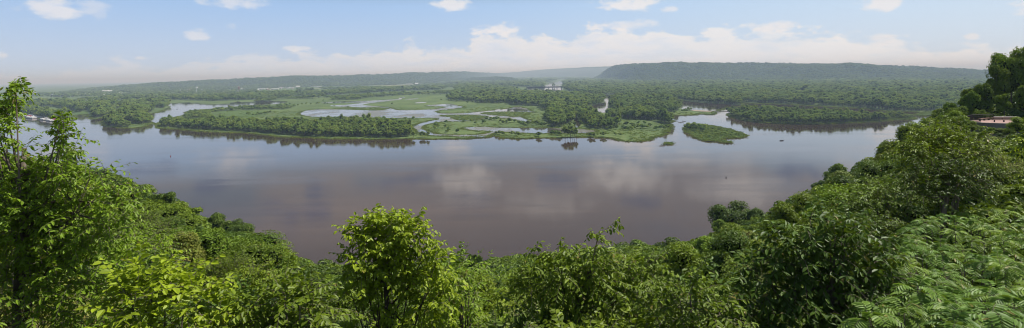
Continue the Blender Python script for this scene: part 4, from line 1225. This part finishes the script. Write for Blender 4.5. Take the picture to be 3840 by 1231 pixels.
# ------------------------------------------------------------------ near plants built one by one
def near_plant(name, label, cat, px, Y, body, shoots, tone, leaf, width, hang, droop, seed, trunk_px=None, upb=0.35, Ln=0.7, nl=11):
    """body: list of (px, py, rpx, n) lobes; shoots: list of (px0, py0, px1, py1, n) leading shoots"""
    r = np.random.default_rng(seed)
    p0 = at_depth(trunk_px or px, 200, Y); gx, gy = float(p0[0]), float(p0[1]); gz = float(ground(gx, gy))
    root = empty(name, (gx, gy, gz)); tag(root, label, cat)
    O = np.array([gx, gy, gz])
    Vs, Qs, tws, ends, o = [], [], [], [], 0
    for (bx, by, br, n, *q) in body:
        Lq = q[0] if q else Ln
        c = at_depth(bx, by, Y + r.normal() * 0.25) - O; rr = br / F * Y
        d = sphere(n, r)
        org = c + d * rr * r.uniform(0.15, 0.95, (n, 1)) * np.array([1, 0.8, 1])
        dr = d * 0.8 + np.array([0, 0, upb]) + r.normal(size=d.shape) * 0.35
        V, Q, tw = sprays(r, org, dr, Lq * r.uniform(0.6, 1.3, n), nl if Lq > .4 else 7, leaf, droop, width, hang)
        Vs.append(V); Qs.append(Q + o); o += len(V); tws.append(tw); ends.append(c)
    for (x0, y0, x1, y1, n) in shoots:
        a = at_depth(x0, y0, Y - 0.1) - O; b = at_depth(x1, y1, Y - 0.25) - O
        d = (b - a)[None]; ln = float(np.linalg.norm(b - a))
        V, Q, tw = sprays(r, a[None], d + np.array([0, 0, 0.1]) * ln, [ln * 1.02], n, leaf * 1.05, 0.12, width, hang * 1.1)
        Vs.append(V); Qs.append(Q + o); o += len(V); tws.append(tw)
        # side twigs of the leading shoot
        k = max(3, n // 2); tt = r.uniform(0.05, 0.75, k)
        org = a + (b - a) * tt[:, None]
        dd = unit(b - a) * 0.6 + sphere(k, r) * 0.9; dd[:, 2] += 0.15
        V, Q, tw = sprays(r, org, dd, (1 - tt) * 0.55 * min(ln, 1.0) + 0.18, 7, leaf, 0.3, width, hang)
        Vs.append(V); Qs.append(Q + o); o += len(V); tws.append(tw)
        ends.append(a)
    c = link('crown', crown_mesh('crown', np.vstack(Vs), np.vstack(Qs), [M[tone], M['pale_bark']], np.concatenate(tws), 0.0055), root)
    mb = MB(); E = np.array(ends); topz = E[:, 2].max() * 0.85
    limb_tubes(mb, r, 0.0, topz, [e for e in E], 0.11)
    mb.build('trunk', M['bark'], root, True)
    return root


near_plant('elm_tree', 'tall drooping elm filling the left edge, its twigs rising above the barges', 'tree', 20, 12.0,
           [(-10, 212, 50, 130), (46, 200, 28, 70, .42), (30, 240, 30, 60, .42), (30, 212, 44, 135), (70, 218, 36, 90), (20, 255, 60, 160), (85, 255, 50, 130), (106, 222, 24, 46), (40, 305, 66, 165), (110, 295, 50, 105), (-14, 175, 26, 60), (-12, 112, 13, 60, .35), (6, 106, 10, 44, .3), (16, 92, 6, 18, .25), (-2, 134, 14, 50, .35), (40, 176, 20, 56, .42), (8, 170, 22, 60, .42), (64, 176, 13, 44, .36), (64, 154, 9, 34, .3), (63, 134, 6, 22, .26), (62, 118, 4, 12, .22), (86, 190, 15, 30, .4), (124, 205, 12, 26, .36)],
           [(2, 122, 25, 72, 15), (-8, 128, 14, 96, 9), (-10, 150, 22, 118, 12), (-20, 120, 12, 92, 10), (70, 190, 62, 103, 19), (70, 160, 84, 124, 8), (72, 178, 92, 160, 7), (90, 178, 134, 161, 12), (40, 170, 40, 140, 9), (60, 150, 72, 118, 8), (100, 195, 136, 176, 10), (20, 160, 36, 132, 8)],
           'leaf_bright', 0.12, 0.42, 0.75, 0.35, 901, 0, 0.35, 0.52)
near_plant('mulberry_sapling', 'sapling with broad pale leaves low down beside the left elm', 'sapling', 165, 10.0,
           [(150, 290, 30, 46), (185, 300, 30, 44), (140, 316, 34, 40), (215, 318, 26, 26)],
           [(150, 285, 178, 252, 9), (165, 300, 204, 278, 9), (130, 290, 140, 268, 7)], 'leaf_bright', 0.15, 0.62, 0.4, 0.25, 902)
near_plant('boxelder_tree', 'leafy bright topped tree standing alone in front of the river at centre', 'tree', 388, 15.0,
           [(388, 240, 27, 110), (366, 236, 20, 66), (410, 238, 18, 58), (392, 228, 16, 46), (372, 262, 26, 84), (412, 264, 26, 84), (440, 272, 18, 38), (385, 292, 32, 74), (428, 300, 34, 70), (350, 290, 20, 30), (366, 318, 32, 50), (420, 326, 36, 56)],
           [(350, 236, 345, 226, 6), (356, 230, 352, 217, 6), (390, 222, 388, 209, 7), (402, 226, 404, 214, 6), (372, 226, 366, 216, 6), (415, 240, 432, 240, 7), (436, 262, 441, 240, 8), (376, 222, 378, 212, 5), (425, 255, 438, 248, 5)],
           'leaf_bright', 0.15, 0.56, 0.65, 0.3, 903, 390, 0.3, 0.5, 9)
near_plant('young_elm', 'slim young elm shoot rising right beside the leafy centre tree', 'sapling', 462, 17.0,
           [(462, 270, 14, 26), (475, 290, 24, 44), (455, 300, 22, 36)],
           [(458, 272, 468, 240, 10), (466, 270, 456, 248, 7), (470, 275, 480, 252, 7), (445, 268, 438, 246, 6)], 'leaf_bright', 0.14, 0.46, 0.5, 0.3, 904)
near_plant('spreading_elm', 'spreading elm with arching sprays and one tall bare topped shoot right of centre', 'tree', 575, 14.0,
           [(560, 275, 26, 74), (600, 280, 28, 80), (535, 285, 22, 50), (635, 285, 24, 56), (575, 305, 40, 96), (520, 305, 26, 44), (640, 312, 34, 62), (590, 262, 12, 22)],
           [(596, 262, 601, 224, 12), (598, 236, 620, 218, 9), (598, 240, 590, 226, 6), (560, 262, 514, 252, 13), (556, 258, 528, 246, 9), (590, 262, 560, 248, 10), (640, 272, 676, 246, 11), (625, 272, 650, 256, 8), (575, 262, 545, 250, 8)],
           'leaf_mid', 0.15, 0.42, 0.75, 0.4, 905, 575)
near_plant('dark_elm', 'large shadowy elm with big drooping leaves left of the sumac patch', 'tree', 835, 12.0,
           [(835, 245, 34, 92), (800, 262, 34, 90), (870, 262, 30, 76), (770, 285, 34, 76), (830, 290, 44, 110), (880, 290, 30, 60), (750, 315, 36, 60), (810, 322, 40, 70), (715, 300, 26, 40)],
           [(835, 235, 833, 208, 10), (830, 238, 818, 214, 8), (845, 240, 866, 228, 9), (800, 252, 780, 236, 9), (875, 262, 905, 256, 9), (765, 275, 735, 262, 9), (815, 240, 800, 222, 7), (842, 236, 848, 214, 7), (880, 280, 920, 276, 9)],
           'leaf_dark', 0.17, 0.42, 0.75, 0.4, 906, 830, 0.3, 0.7, 10)
near_plant('young_elm', 'small elm sprays in the bottom middle below the spreading elm', 'sapling', 690, 11.0,
           [(690, 300, 26, 50), (665, 318, 30, 44), (715, 320, 26, 40)], [(690, 292, 700, 268, 9), (680, 300, 652, 284, 8)], 'leaf_mid', 0.14, 0.45, 0.6, 0.35, 907)
near_plant('young_elm', 'leafy sapling at the bottom edge left of the leafy centre tree', 'sapling', 290, 10.5,
           [(280, 305, 30, 54), (310, 318, 28, 44), (250, 320, 28, 40)], [(285, 295, 270, 272, 8), (300, 300, 326, 284, 8)], 'leaf_mid', 0.15, 0.5, 0.6, 0.35, 908)

# ------------------------------------------------------------------ sumac patch
def sumac_proto(seed, nf):
    r = np.random.default_rng(seed)
    Pp, A, Nn, sz, tw = [], [], [], [], []
    for k in range(nf):
        th = k * 2.4 + r.normal() * 0.25; el = r.uniform(0.1, 1.0) + (0.3 if k > nf * 0.7 else 0)
        d = np.array([math.cos(th) * math.cos(el), math.sin(th) * math.cos(el), math.sin(el)])
        Ln = r.uniform(0.42, 0.62); o = np.array([0, 0, 1.0 + 0.05 * r.normal()])
        t = np.linspace(0, 1, 11)
        cen = o + d * (t * Ln)[:, None]; cen[:, 2] -= 0.62 * Ln * t ** 2.2
        tw.append(cen[[0, 3, 7, 10]])
        T = unit(np.gradient(cen, axis=0)); side = unit(np.cross(T, np.array([0, 0, 1.0]))); up = np.cross(side, T)
        for i in range(2, 11):
            ll = 0.15 * math.sin(math.pi * (0.12 + 0.80 * (i - 2) / 8)) ** 0.6 + 0.02
            for s in (-1, 1):
                Pp.append(cen[i]); A.append(side[i] * s + T[i] * 0.42 + np.array([0, 0, -0.22])); Nn.append(up[i] + r.normal(size=3) * 0.12); sz.append(ll * r.uniform(.9, 1.1))
        Pp.append(cen[10]); A.append(T[10]); Nn.append(up[10]); sz.append(0.08)
    V, Q = leaves(np.array(Pp), np.array(A), np.array(Nn), np.array(sz), 0.30)
    fm = crown_mesh('fronds', V, Q, [M['leaf_sumac'], M['pale_bark']], np.array(tw), 0.005)
    mb = MB(); mb.tube([(0, 0, -1.2), (0.03, 0.02, 0.3), (0, 0, 1.0)], [0.022, 0.018, 0.01], 5)
    sm = mb.mesh('stem', True); sm.materials.append(M['pale_bark'])
    return fm, sm


SUM = [sumac_proto(600 + i, 9 + i) for i in range(4)]
rs2 = np.random.default_rng(8); tk = []
# a sloping bed of tops given in picture space corners: each plant stands on its own stem
for _ in range(9000):
    Yq = rs2.uniform(8.5, 26); px = rs2.uniform(850, 1060)
    t = (Yq - 8.5) / 17.5
    row = 338 - 122 * t ** 0.62                        # tops climb the picture as they recede
    left = np.interp(row, [214, 228, 245, 270, 300, 330], [965, 930, 905, 890, 872, 856])
    if px < left: continue
    p = at_depth(px, row + rs2.normal() * 2.0, Yq); p[2] += rs2.normal() * 0.26 - 0.05
    sp = 0.55 + 0.012 * Yq
    if any((p[0] - a) ** 2 + (p[1] - b) ** 2 < sp ** 2 for a, b in tk): continue
    tk.append((p[0], p[1]))
    fm, sm = SUM[rs2.integers(4)]
    k = rs2.uniform(0.85, 1.2)
    root = empty('sumac_shrub', (float(p[0]), float(p[1]), float(p[2]) - 1.0 * k), rs2.uniform(0, 6.28)); root.scale = (k, k, k)
    tag(root, 'pale green sumac with long ferny fronds in the sunlit patch at lower right', 'sumac', 'sumac shrubs in the lower right patch')
    for nm, me_ in (('stem', sm), ('fronds', fm)):
        q = bpy.data.objects.new(nm, me_); COL.objects.link(q); q.parent = root
    if len(tk) >= 280: break
print('sumacs', len(tk))
# ------------------------------------------------------------------ stone terrace with railing and benches
DY = 120.0
pc = at_depth(1003, 121.5, DY); DZ = float(pc[2]); dx, dyy = float(pc[0]), float(pc[1])
t = empty('overlook_terrace', (dx, dyy, DZ)); tag(t, 'pink paved lookout terrace on the right slope under tall dark trees', 'terrace')


def hexa(rx, ry, n=8): return [(rx * math.cos(math.pi / n + 2 * math.pi * k / n), ry * math.sin(math.pi / n + 2 * math.pi * k / n)) for k in range(n)]


def prism(mb, pts, z0, z1):
    n = len(pts)
    mb.quadmesh([(x, y, z0) for x, y in pts] + [(x, y, z1) for x, y in pts], [tuple(range(n))[::-1], tuple(range(n, 2 * n))] + [(i, (i + 1) % n, n + (i + 1) % n, n + i) for i in range(n)])


oct_ = hexa(6.5, 5.2)
mb = MB(); prism(mb, hexa(6.1, 4.8), 0.0, 0.02); mb.build('paving', M['paver'], t)
mb = MB(); prism(mb, oct_, -4.5, -0.004); mb.build('retaining_wall', M['concrete'], t)
mb = MB()
for a, b in ((oct_[7], oct_[0]), ):
    pass
w0, w1 = Vector((1.9, 4.35, 0)), Vector((6.2, 3.3, 0))
d = (w1 - w0); mb.box(((w0 + w1) / 2 + Vector((0, 0, 0.30)))[:], (d.length, 0.45, 0.56), math.atan2(d.y, d.x)); wl = mb.build('stone_wall', M['concrete'], t)
mb = MB(); mb.box(((w0 + w1) / 2 + Vector((0, 0, 0.645)))[:], (d.length + 0.15, 0.6, 0.12), math.atan2(d.y, d.x)); mb.build('wall_cap', M['cap_stone'], t)
# railing along the back and left sides
rp = [(-6.0, -1.5), (-6.0, 2.0), (-2.6, 4.6), (1.9, 4.6)]
for a, b in zip(rp[:-1], rp[1:]):
    a = Vector((*a, 0)); b = Vector((*b, 0)); d = b - a; n = max(2, int(d.length / 0.16))
    mb = MB()
    mb.tube([a + Vector((0, 0, 1.2)), b + Vector((0, 0, 1.2))], 0.045, 6)
    mb.tube([a + Vector((0, 0, 0.12)), b + Vector((0, 0, 0.12))], 0.03, 6)
    for i in range(n + 1):
        q = a + d * (i / n); mb.box((q.x, q.y, 0.62), (0.035, 0.035, 1.2))
    mb.build('railing', M['dark_steel'], t)


def bench(a, b, label):
    a = Vector((*a, 0)); b = Vector((*b, 0)); c = (a + b) / 2; d = b - a; rz = math.atan2(d.y, d.x)
    o = empty('bench', (dx + c.x, dyy + c.y, DZ + 0.02), rz); tag(o, label, 'bench')
    mb = MB(); mb.box((0, 0, 0.46), (d.length, 0.42, 0.09)); mb.build('seat', M['bench_wood'], o)
    for f in (-0.42, 0, 0.42):
        mb = MB(); mb.box((f * d.length, 0, 0.205), (0.12, 0.34, 0.41), 0, 0.85); mb.build('leg', M['dark_steel'], o)


bench((-3.3, 2.2), (0.1, 3.5), 'backless bench on the terrace along the left part of the railing')
bench((0.4, 3.5), (4.4, 2.4), 'backless bench on the terrace in front of the low end wall')
bench((-3.0, -0.9), (1.0, -1.8), 'backless bench nearest the viewer at the front of the terrace')

# ------------------------------------------------------------------ moored barges
def barge(px, py, Lm, Wm, head, hull, cover, label):
    p = on_plane(*cb(px, py), -H)
    o = empty('barge', (float(p[0]), float(p[1]), -H), head); tag(o, label, 'barge', None)
    hl, hw = Lm / 2, Wm / 2
    mb = MB(); z0, z1 = -0.6, 0.9
    prof = [(-hl, z1), (-hl, 0.6), (-hl + 3.5, z0), (hl - 3.5, z0), (hl, 0.6), (hl, z1)]
    n = len(prof)
    mb.quadmesh([(x, -hw, z) for x, z in prof] + [(x, hw, z) for x, z in prof], [tuple(range(n)), tuple(range(n, 2 * n))[::-1]] + [(i, n + i, n + (i + 1) % n, (i + 1) % n) for i in range(n)])
    mb.build('hull', hull, o)
    mb = MB(); mb.box((0, 0, 2.0), (Lm - 5, Wm - 1.8, 1.8)); mb.build('coaming', M['white'] if cover is not M['red_cover'] else M['red_cover'], o)
    k = 7; seg = (Lm - 7) / k
    for i in range(k):
        mb = MB(); xc = -(Lm - 7) / 2 + seg * (i + .5); arc = []
        for j in range(9):
            a = math.pi * j / 8; arc.append((math.cos(a) * (hw - 1.0), 2.9 + math.sin(a) * 1.9))
        vs = [(xc - seg * .49, y, z) for y, z in arc] + [(xc + seg * .49, y, z) for y, z in arc]
        mb.quadmesh(vs, [(j, j + 1, 9 + j + 1, 9 + j) for j in range(8)] + [tuple(range(9))[::-1], tuple(range(9, 18))])
        mb.build('hatch_cover', cover, o)
    return o


WH, RD = M['white'], M['red_cover']
pale = plain_mat('pale_blue_cover', (0.58, 0.68, 0.74), (0.5, 0.58, 0.64), 0.3, 0.5)


def heading(a, b):
    p, q = on_plane(*cb(*a)), on_plane(*cb(*b)); return math.atan2(q[1] - p[1], q[0] - p[0])


hd = heading((365, 370), (740, 400)); hd2 = heading((740, 395), (1080, 468))
for a in [(225, 250, 26, 11, hd, M['rust_hull'], WH, 'short white covered barge, left one of the rearmost pair by the wooded bank'),
          (295, 240, 26, 11, hd, M['rust_hull'], WH, 'short white covered barge, right one of the rearmost pair by the wooded bank'),
          (300, 325, 42, 11, hd, M['dark_steel'], pale, 'pale blue covered barge at the left front of the second cluster'),
          (360, 308, 42, 11, hd, M['rust_hull'], RD, 'red covered barge beside the pale blue one in the second cluster'),
          (500, 300, 48, 11, hd, M['rust_hull'], pale, 'pale covered barge at the back of the second cluster'),
          (475, 366, 52, 12, hd, M['rust_hull'], WH, 'white covered barge at the front of the biggest cluster'),
          (600, 352, 52, 12, hd, M['rust_hull'], WH, 'white covered barge in the middle of the biggest cluster'),
          (720, 346, 52, 12, hd, M['rust_hull'], WH, 'white covered barge at the back of the biggest cluster'),
          (850, 412, 50, 11, hd2, M['dark_steel'], WH, 'black hulled white barge leading the rightmost cluster'),
          (985, 396, 50, 11, hd2, M['rust_hull'], WH, 'white covered barge behind the black hulled one'),
          (1060, 446, 56, 12, hd2, M['dark_steel'], WH, 'largest white barge at the front of the rightmost cluster'),
          (1180, 424, 52, 11, hd2, M['rust_hull'], RD, 'bright red covered barge in the rightmost cluster'),
          (1330, 458, 44, 11, hd2, M['rust_hull'], WH, 'white barge at the right end of the row, partly behind the elm shoot'),
          (1610, 490, 24, 9, hd2, M['rust_hull'], WH, 'small white work barge seen through the twigs of the elm shoot')]:
    barge(*a)

# ------------------------------------------------------------------ bridges
def bridge(name, label, A, B, deckz, nspan, wd, depth, pier):
    a = on_plane(*A, -H); b = on_plane(*B, -H); d = b - a; Lm = float(np.hypot(d[0], d[1])); rz = math.atan2(d[1], d[0])
    o = empty(name, (float(a[0]), float(a[1]), -H), rz); tag(o, label, 'bridge')
    mb = MB(); mb.box((Lm / 2, 0, deckz), (Lm, wd, 0.8)); mb.build('deck', M['concrete'], o)
    mb = MB()
    for s in (-1, 1): mb.box((Lm / 2, s * wd * 0.38, deckz - 0.4 - depth / 2), (Lm, 0.6, depth))
    mb.build('girder', M['dark_steel'], o)
    for s in (-1, 1):
        mb = MB(); mb.box((Lm / 2, s * wd * 0.48, deckz + 0.9), (Lm, 0.3, 1.0)); mb.build('parapet', M['concrete'], o)
    for i in range(nspan + 1):
        mb = MB(); x = Lm * i / nspan; hgt = deckz - 0.4 - depth
        mb.box((x, 0, hgt - 1.0), (5, wd * 0.95, 2.0))
        for s in (-1, 1): mb.box((x, s * wd * 0.3, (hgt - 2) / 2 - 1), (4.0, 3.6, hgt), 0, 0.9)
        mb.build('pier', M['dark_steel'] if pier else M['concrete'], o)


bridge('road_bridge', 'low dark girder bridge across the pale far river', c3(425, 281), c3(780, 275), 17, 9, 14, 6.5, True)
bridge('rail_bridge', 'long pale bridge across the hazy far lake at left', c1(380, 324), c1(535, 322), 14, 6, 12, 4, False)

# ------------------------------------------------------------------ the town: warehouses, houses, tower
def building(name, label, cat, px, py, wpx, dep, hgt, wall, roof, group=None, rz=0.0, gable=True):
    p = on_plane(px, py, -H + 0.7); Y = p[1]; w = wpx / F * Y
    rz = rz + math.atan2(-p[0], p[1]) * 0.7
    o = empty(name, (float(p[0]), float(p[1]), -H + 0.6), rz); tag(o, label, cat, group)
    mb = MB(); mb.box((0, 0, hgt / 2), (w, dep, hgt)); mb.build('wall', wall, o)
    mb = MB(); r_ = dep * (0.3 if gable else 0.06); e = 0.6
    vs = [(-w / 2 - e, -dep / 2 - e, hgt), (w / 2 + e, -dep / 2 - e, hgt), (w / 2 + e, dep / 2 + e, hgt), (-w / 2 - e, dep / 2 + e, hgt), (-w / 2 - e, 0, hgt + r_), (w / 2 + e, 0, hgt + r_)]
    mb.quadmesh(vs, [(0, 1, 5, 4), (2, 3, 4, 5), (1, 2, 5), (3, 0, 4), (3, 2, 1, 0)]); mb.build('roof', roof, o)
    return o


WL = [(c1, 790, 288, 62, 'longest white warehouse at the foot of the left hazy ridge'), (c1, 735, 290, 22, 'white shed at the left end of the longest warehouse'),
      (c1, 955, 308, 16, 'tan roofed building standing alone below the warehouses'), (c1, 1050, 278, 62, 'long white plant left of the town centre'), (c1, 890, 297, 14, 'small white store below the left ridge'),
      (c2, 60, 262, 40, 'pale brick plant at the left of the green airfield'), (c2, 20, 250, 18, 'low white hall beside the pale brick plant'),
      (c2, 210, 246, 60, 'white hall nearest the green field'), (c2, 340, 247, 64, 'long white hall in the middle of the industrial strip'), (c2, 300, 226, 70, 'white hall behind the industrial strip'), (c2, 490, 236, 60, 'white hall right of the industrial strip'),
      (c2, 400, 232, 34, 'small pale hall between two longer ones'), (c2, 560, 226, 34, 'grey hall behind the small tree clump'), (c2, 720, 222, 60, 'white hall at the left of the second strip'), (c2, 770, 226, 40, 'low white hall in the second strip'), (c2, 890, 212, 60, 'white hall at the foot of the wooded hill'),
      (c2, 1010, 212, 50, 'white hall next to the pale runway'), (c2, 1060, 208, 40, 'pale hall right of the runway hall'), (c2, 1350, 202, 70, 'long grey roofed hall far along the airfield'), (c2, 1500, 198, 50, 'pale hall near the end of the airfield'),
      (c2, 1640, 198, 60, 'white hall at the far end of the airfield'), (c2, 1710, 196, 30, 'last small white hall beyond the airfield'), (c2, 1820, 176, 50, 'pale shed at the edge of the far quarry'), (c2, 1030, 182, 26, 'white farm building on the wooded hillside'), (c2, 1370, 168, 12, 'tiny white house on the hillside')]
for k, (f, x, y, wd, lab) in enumerate(WL):
    px, py = f(x, y); wpx = wd * K / (1.9667 if f is c1 else 2.5813)
    if k in (23, 24): continue
    building('warehouse', lab, 'warehouse', px, py, wpx, 34, 8, M['house_wall'] if k not in (5,) else M['tan_wall'], M['white'] if k not in (2, 18) else M['grey_roof'], None, random.uniform(-.1, .1), k % 3 == 0)
rh = np.random.default_rng(31)
zones = [(c1, (640, 1180), (292, 316), 'on the tree covered flats below the left ridge', 34), (c1, (1180, 1888), (270, 298), 'in the wooded town under the left ridge', 58), (c2, (0, 620), (228, 262), 'among the industrial halls by the green field', 34), (c2, (1120, 1320), (228, 242), 'in the farmstead trees on the delta', 10), (c1, (330, 640), (296, 312), 'on the hazy far shore by the long bridge', 14)]
for f, (x0, x1), (y0, y1), wh, n in zones:
    for i in range(n):
        x, y = rh.uniform(x0, x1), rh.uniform(y0, y1); px, py = f(x, y)
        tone = rh.choice(['white', 'tan_wall', 'red_brick'], p=[.6, .25, .15]); rf = rh.choice(['grey_roof', 'white', 'red_brick'], p=[.5, .35, .15])
        nm = {'white': 'small white', 'tan_wall': 'small tan', 'red_brick': 'small red brick'}[tone]
        building('house', nm + ' house ' + wh, 'house', px, py, rh.uniform(0.5, 1.3), rh.uniform(9, 14), rh.uniform(5, 9), M['house_wall' if tone == 'white' else tone], M[rf], nm + ' houses ' + wh, rh.uniform(-.6, .6))
# water tower and the church-like tower in the town
p = on_plane(*vv(495, 233), -H + 0.6)
o = empty('water_tower', (float(p[0]), float(p[1]), -H + 0.6)); tag(o, 'white water tower rising over the town trees', 'water tower')
mb = MB(); vs, fs = icos(2); mb.quadmesh([(a * 9, b * 9, 40 + c * 7) for a, b, c in vs], [tuple(f) for f in fs]); mb.build('tank', M['white'], o, True)
mb = MB(); mb.tube([(0, 0, -0.5), (0, 0, 36)], [2.6, 1.8], 10); mb.build('column', M['white'], o)
building('tower_house', 'narrow red brick tower beside the pale brick plant', 'tower', *vv(601, 229), 1.7, 16, 34, M['red_brick'], M['red_brick'])

# town trees between the houses and along the plain
for lab, f, pl, sp, sd_ in [('trees scattered through the hazy town under the left ridge', c1, [(150, 320), (500, 326), (700, 322), (900, 336), (1250, 326), (1888, 306), (1888, 268), (1400, 276), (1000, 284), (640, 292), (300, 296)], 15, 61),
                            ('trees scattered around the far halls and airfield', c2, [(0, 245), (250, 232), (500, 226), (800, 212), (1200, 196), (1700, 186), (2000, 170), (2000, 160), (1500, 176), (1000, 190), (500, 212), (0, 222)], 14, 62),
                            ('hazy trees on the far plain behind the delta', c2, [(1450, 232), (1720, 222), (2478, 240), (2478, 170), (2000, 180), (1740, 204)], 12, 63)]:
    w = np.array([on_plane(*f(a, b), -H + .6)[:2] for a, b in pl]); r = np.random.default_rng(sd_)
    q = fill(w, sp, r, gap=0.55)
    hh = r.uniform(.55, .9, len(q)) * q[:, 2] ** .1
    scatter('forest', lab, 'forest', np.stack([q[:, 0], q[:, 1], np.full(len(q), -H + .5)], 1), np.stack([hh * 1.2 * q[:, 2] ** .4] * 2 + [hh * .9], 1), NG1, 7, sd_)

# ------------------------------------------------------------------ small things on the river
def buoy(px, py, mat, label, h=2.4):
    p = on_plane(px, py, -H); o = empty('channel_buoy', (float(p[0]), float(p[1]), -H)); tag(o, label, 'buoy')
    mb = MB(); mb.tube([(0, 0, -0.5), (0, 0, 0.2), (0, 0, h * .55)], [0.45, 0.5, 0.4], 10); mb.build('float', mat, o)
    mb = MB(); mb.tube([(0, 0, h * .55), (0, 0, h)], [0.36, 0.15], 10); mb.build('top_mark', mat, o)


buoy(*c1(1258, 761), M['red_cover'], 'small red channel buoy in the river right of the elm shoot', 1.6)
buoy(*vv(1826.5, 447.5), M['dark_steel'], 'dark channel buoy in the pale glitter on the right of the river', 1.5)
buoy(*c4(873, 649), M['dark_steel'], 'dark channel buoy close to the right hand slope', 2.2)


def boat(px, py, rz, label):
    p = on_plane(px, py, -H); o = empty('motor_boat', (float(p[0]), float(p[1]), -H), rz); tag(o, label, 'boat')
    st = [(-2.7, 0.95, 0.75), (-1.0, 1.05, 0.75), (0.8, 0.95, 0.8), (2.0, 0.55, 0.9), (2.9, 0.04, 1.05)]
    vs = []; mb = MB()
    for x, w, z in st: vs += [(x, -w, z), (x, -w * .6, -0.2), (x, w * .6, -0.2), (x, w, z)]
    fs = []
    for i in range(4):
        for j in range(3): fs.append((i * 4 + j, i * 4 + j + 1, (i + 1) * 4 + j + 1, (i + 1) * 4 + j))
    fs += [(3, 2, 1, 0)] + [(i * 4 + 3, i * 4, (i + 1) * 4, (i + 1) * 4 + 3) for i in range(4)]
    mb.quadmesh(vs, fs); mb.build('hull', M['dark_steel'], o)
    mb = MB(); mb.box((-2.85, 0, 0.8), (0.35, 0.4, 0.9)); mb.build('outboard_motor', M['dark_steel'], o)
    mb = MB(); mb.box((-0.5, 0, 0.95), (0.4, 1.7, 0.3)); mb.build('bench_seat', M['white'], o)


boat(*c4(241, 648), 0.2, 'small dark motor boat on the open river below the right island')
boat(*c1(1307, 412), 1.0, 'tiny motor boat in the bay behind the left island')


def snag(px, py, ln, rz, label):
    p = on_plane(px, py, -H); o_r = random.Random(int(px * 7)); mb = MB()
    d = Vector((math.cos(rz), math.sin(rz), 0.02))
    mb.tube([d * (-ln / 2), Vector((0, 0, 0.35)), d * (ln / 2)], [0.45, 0.38, 0.15], 6)
    for k in range(4):
        a = d * o_r.uniform(-ln * .2, ln * .45); b = a + Vector((o_r.uniform(-2, 2), o_r.uniform(-2, 2), o_r.uniform(.8, 2.6)))
        mb.tube([a, b], [0.16, 0.05], 4)
    o = mb.build('drift_log', M['drift']); o.location = (float(p[0]), float(p[1]), -H + 0.15); tag(o, label, 'log')


snag(*c3(1658, 795), 9, 0.1, 'bare drift log floating left of the tiny grass islet')
snag(*c3(1830, 583), 12, 0.0, 'drift log between the grassy point and the small green island')
snag(*c3(1856, 570), 9, 2.6, 'forked drift log upstream of the small green island')
snag(*c3(2335, 532), 16, 0.5, 'bare fallen tree at the left tip of the wooded right island')
snag(*c3(2350, 520), 12, 1.8, 'grey snag leaning from the tip of the wooded right island')
snag(*c3(1745, 602), 9, 0.3, 'fallen pale log at the tip of the grassy river point')
snag(*c3(1050, 656), 16, -.1, 'pale log stranded at the end of the narrow inlet')
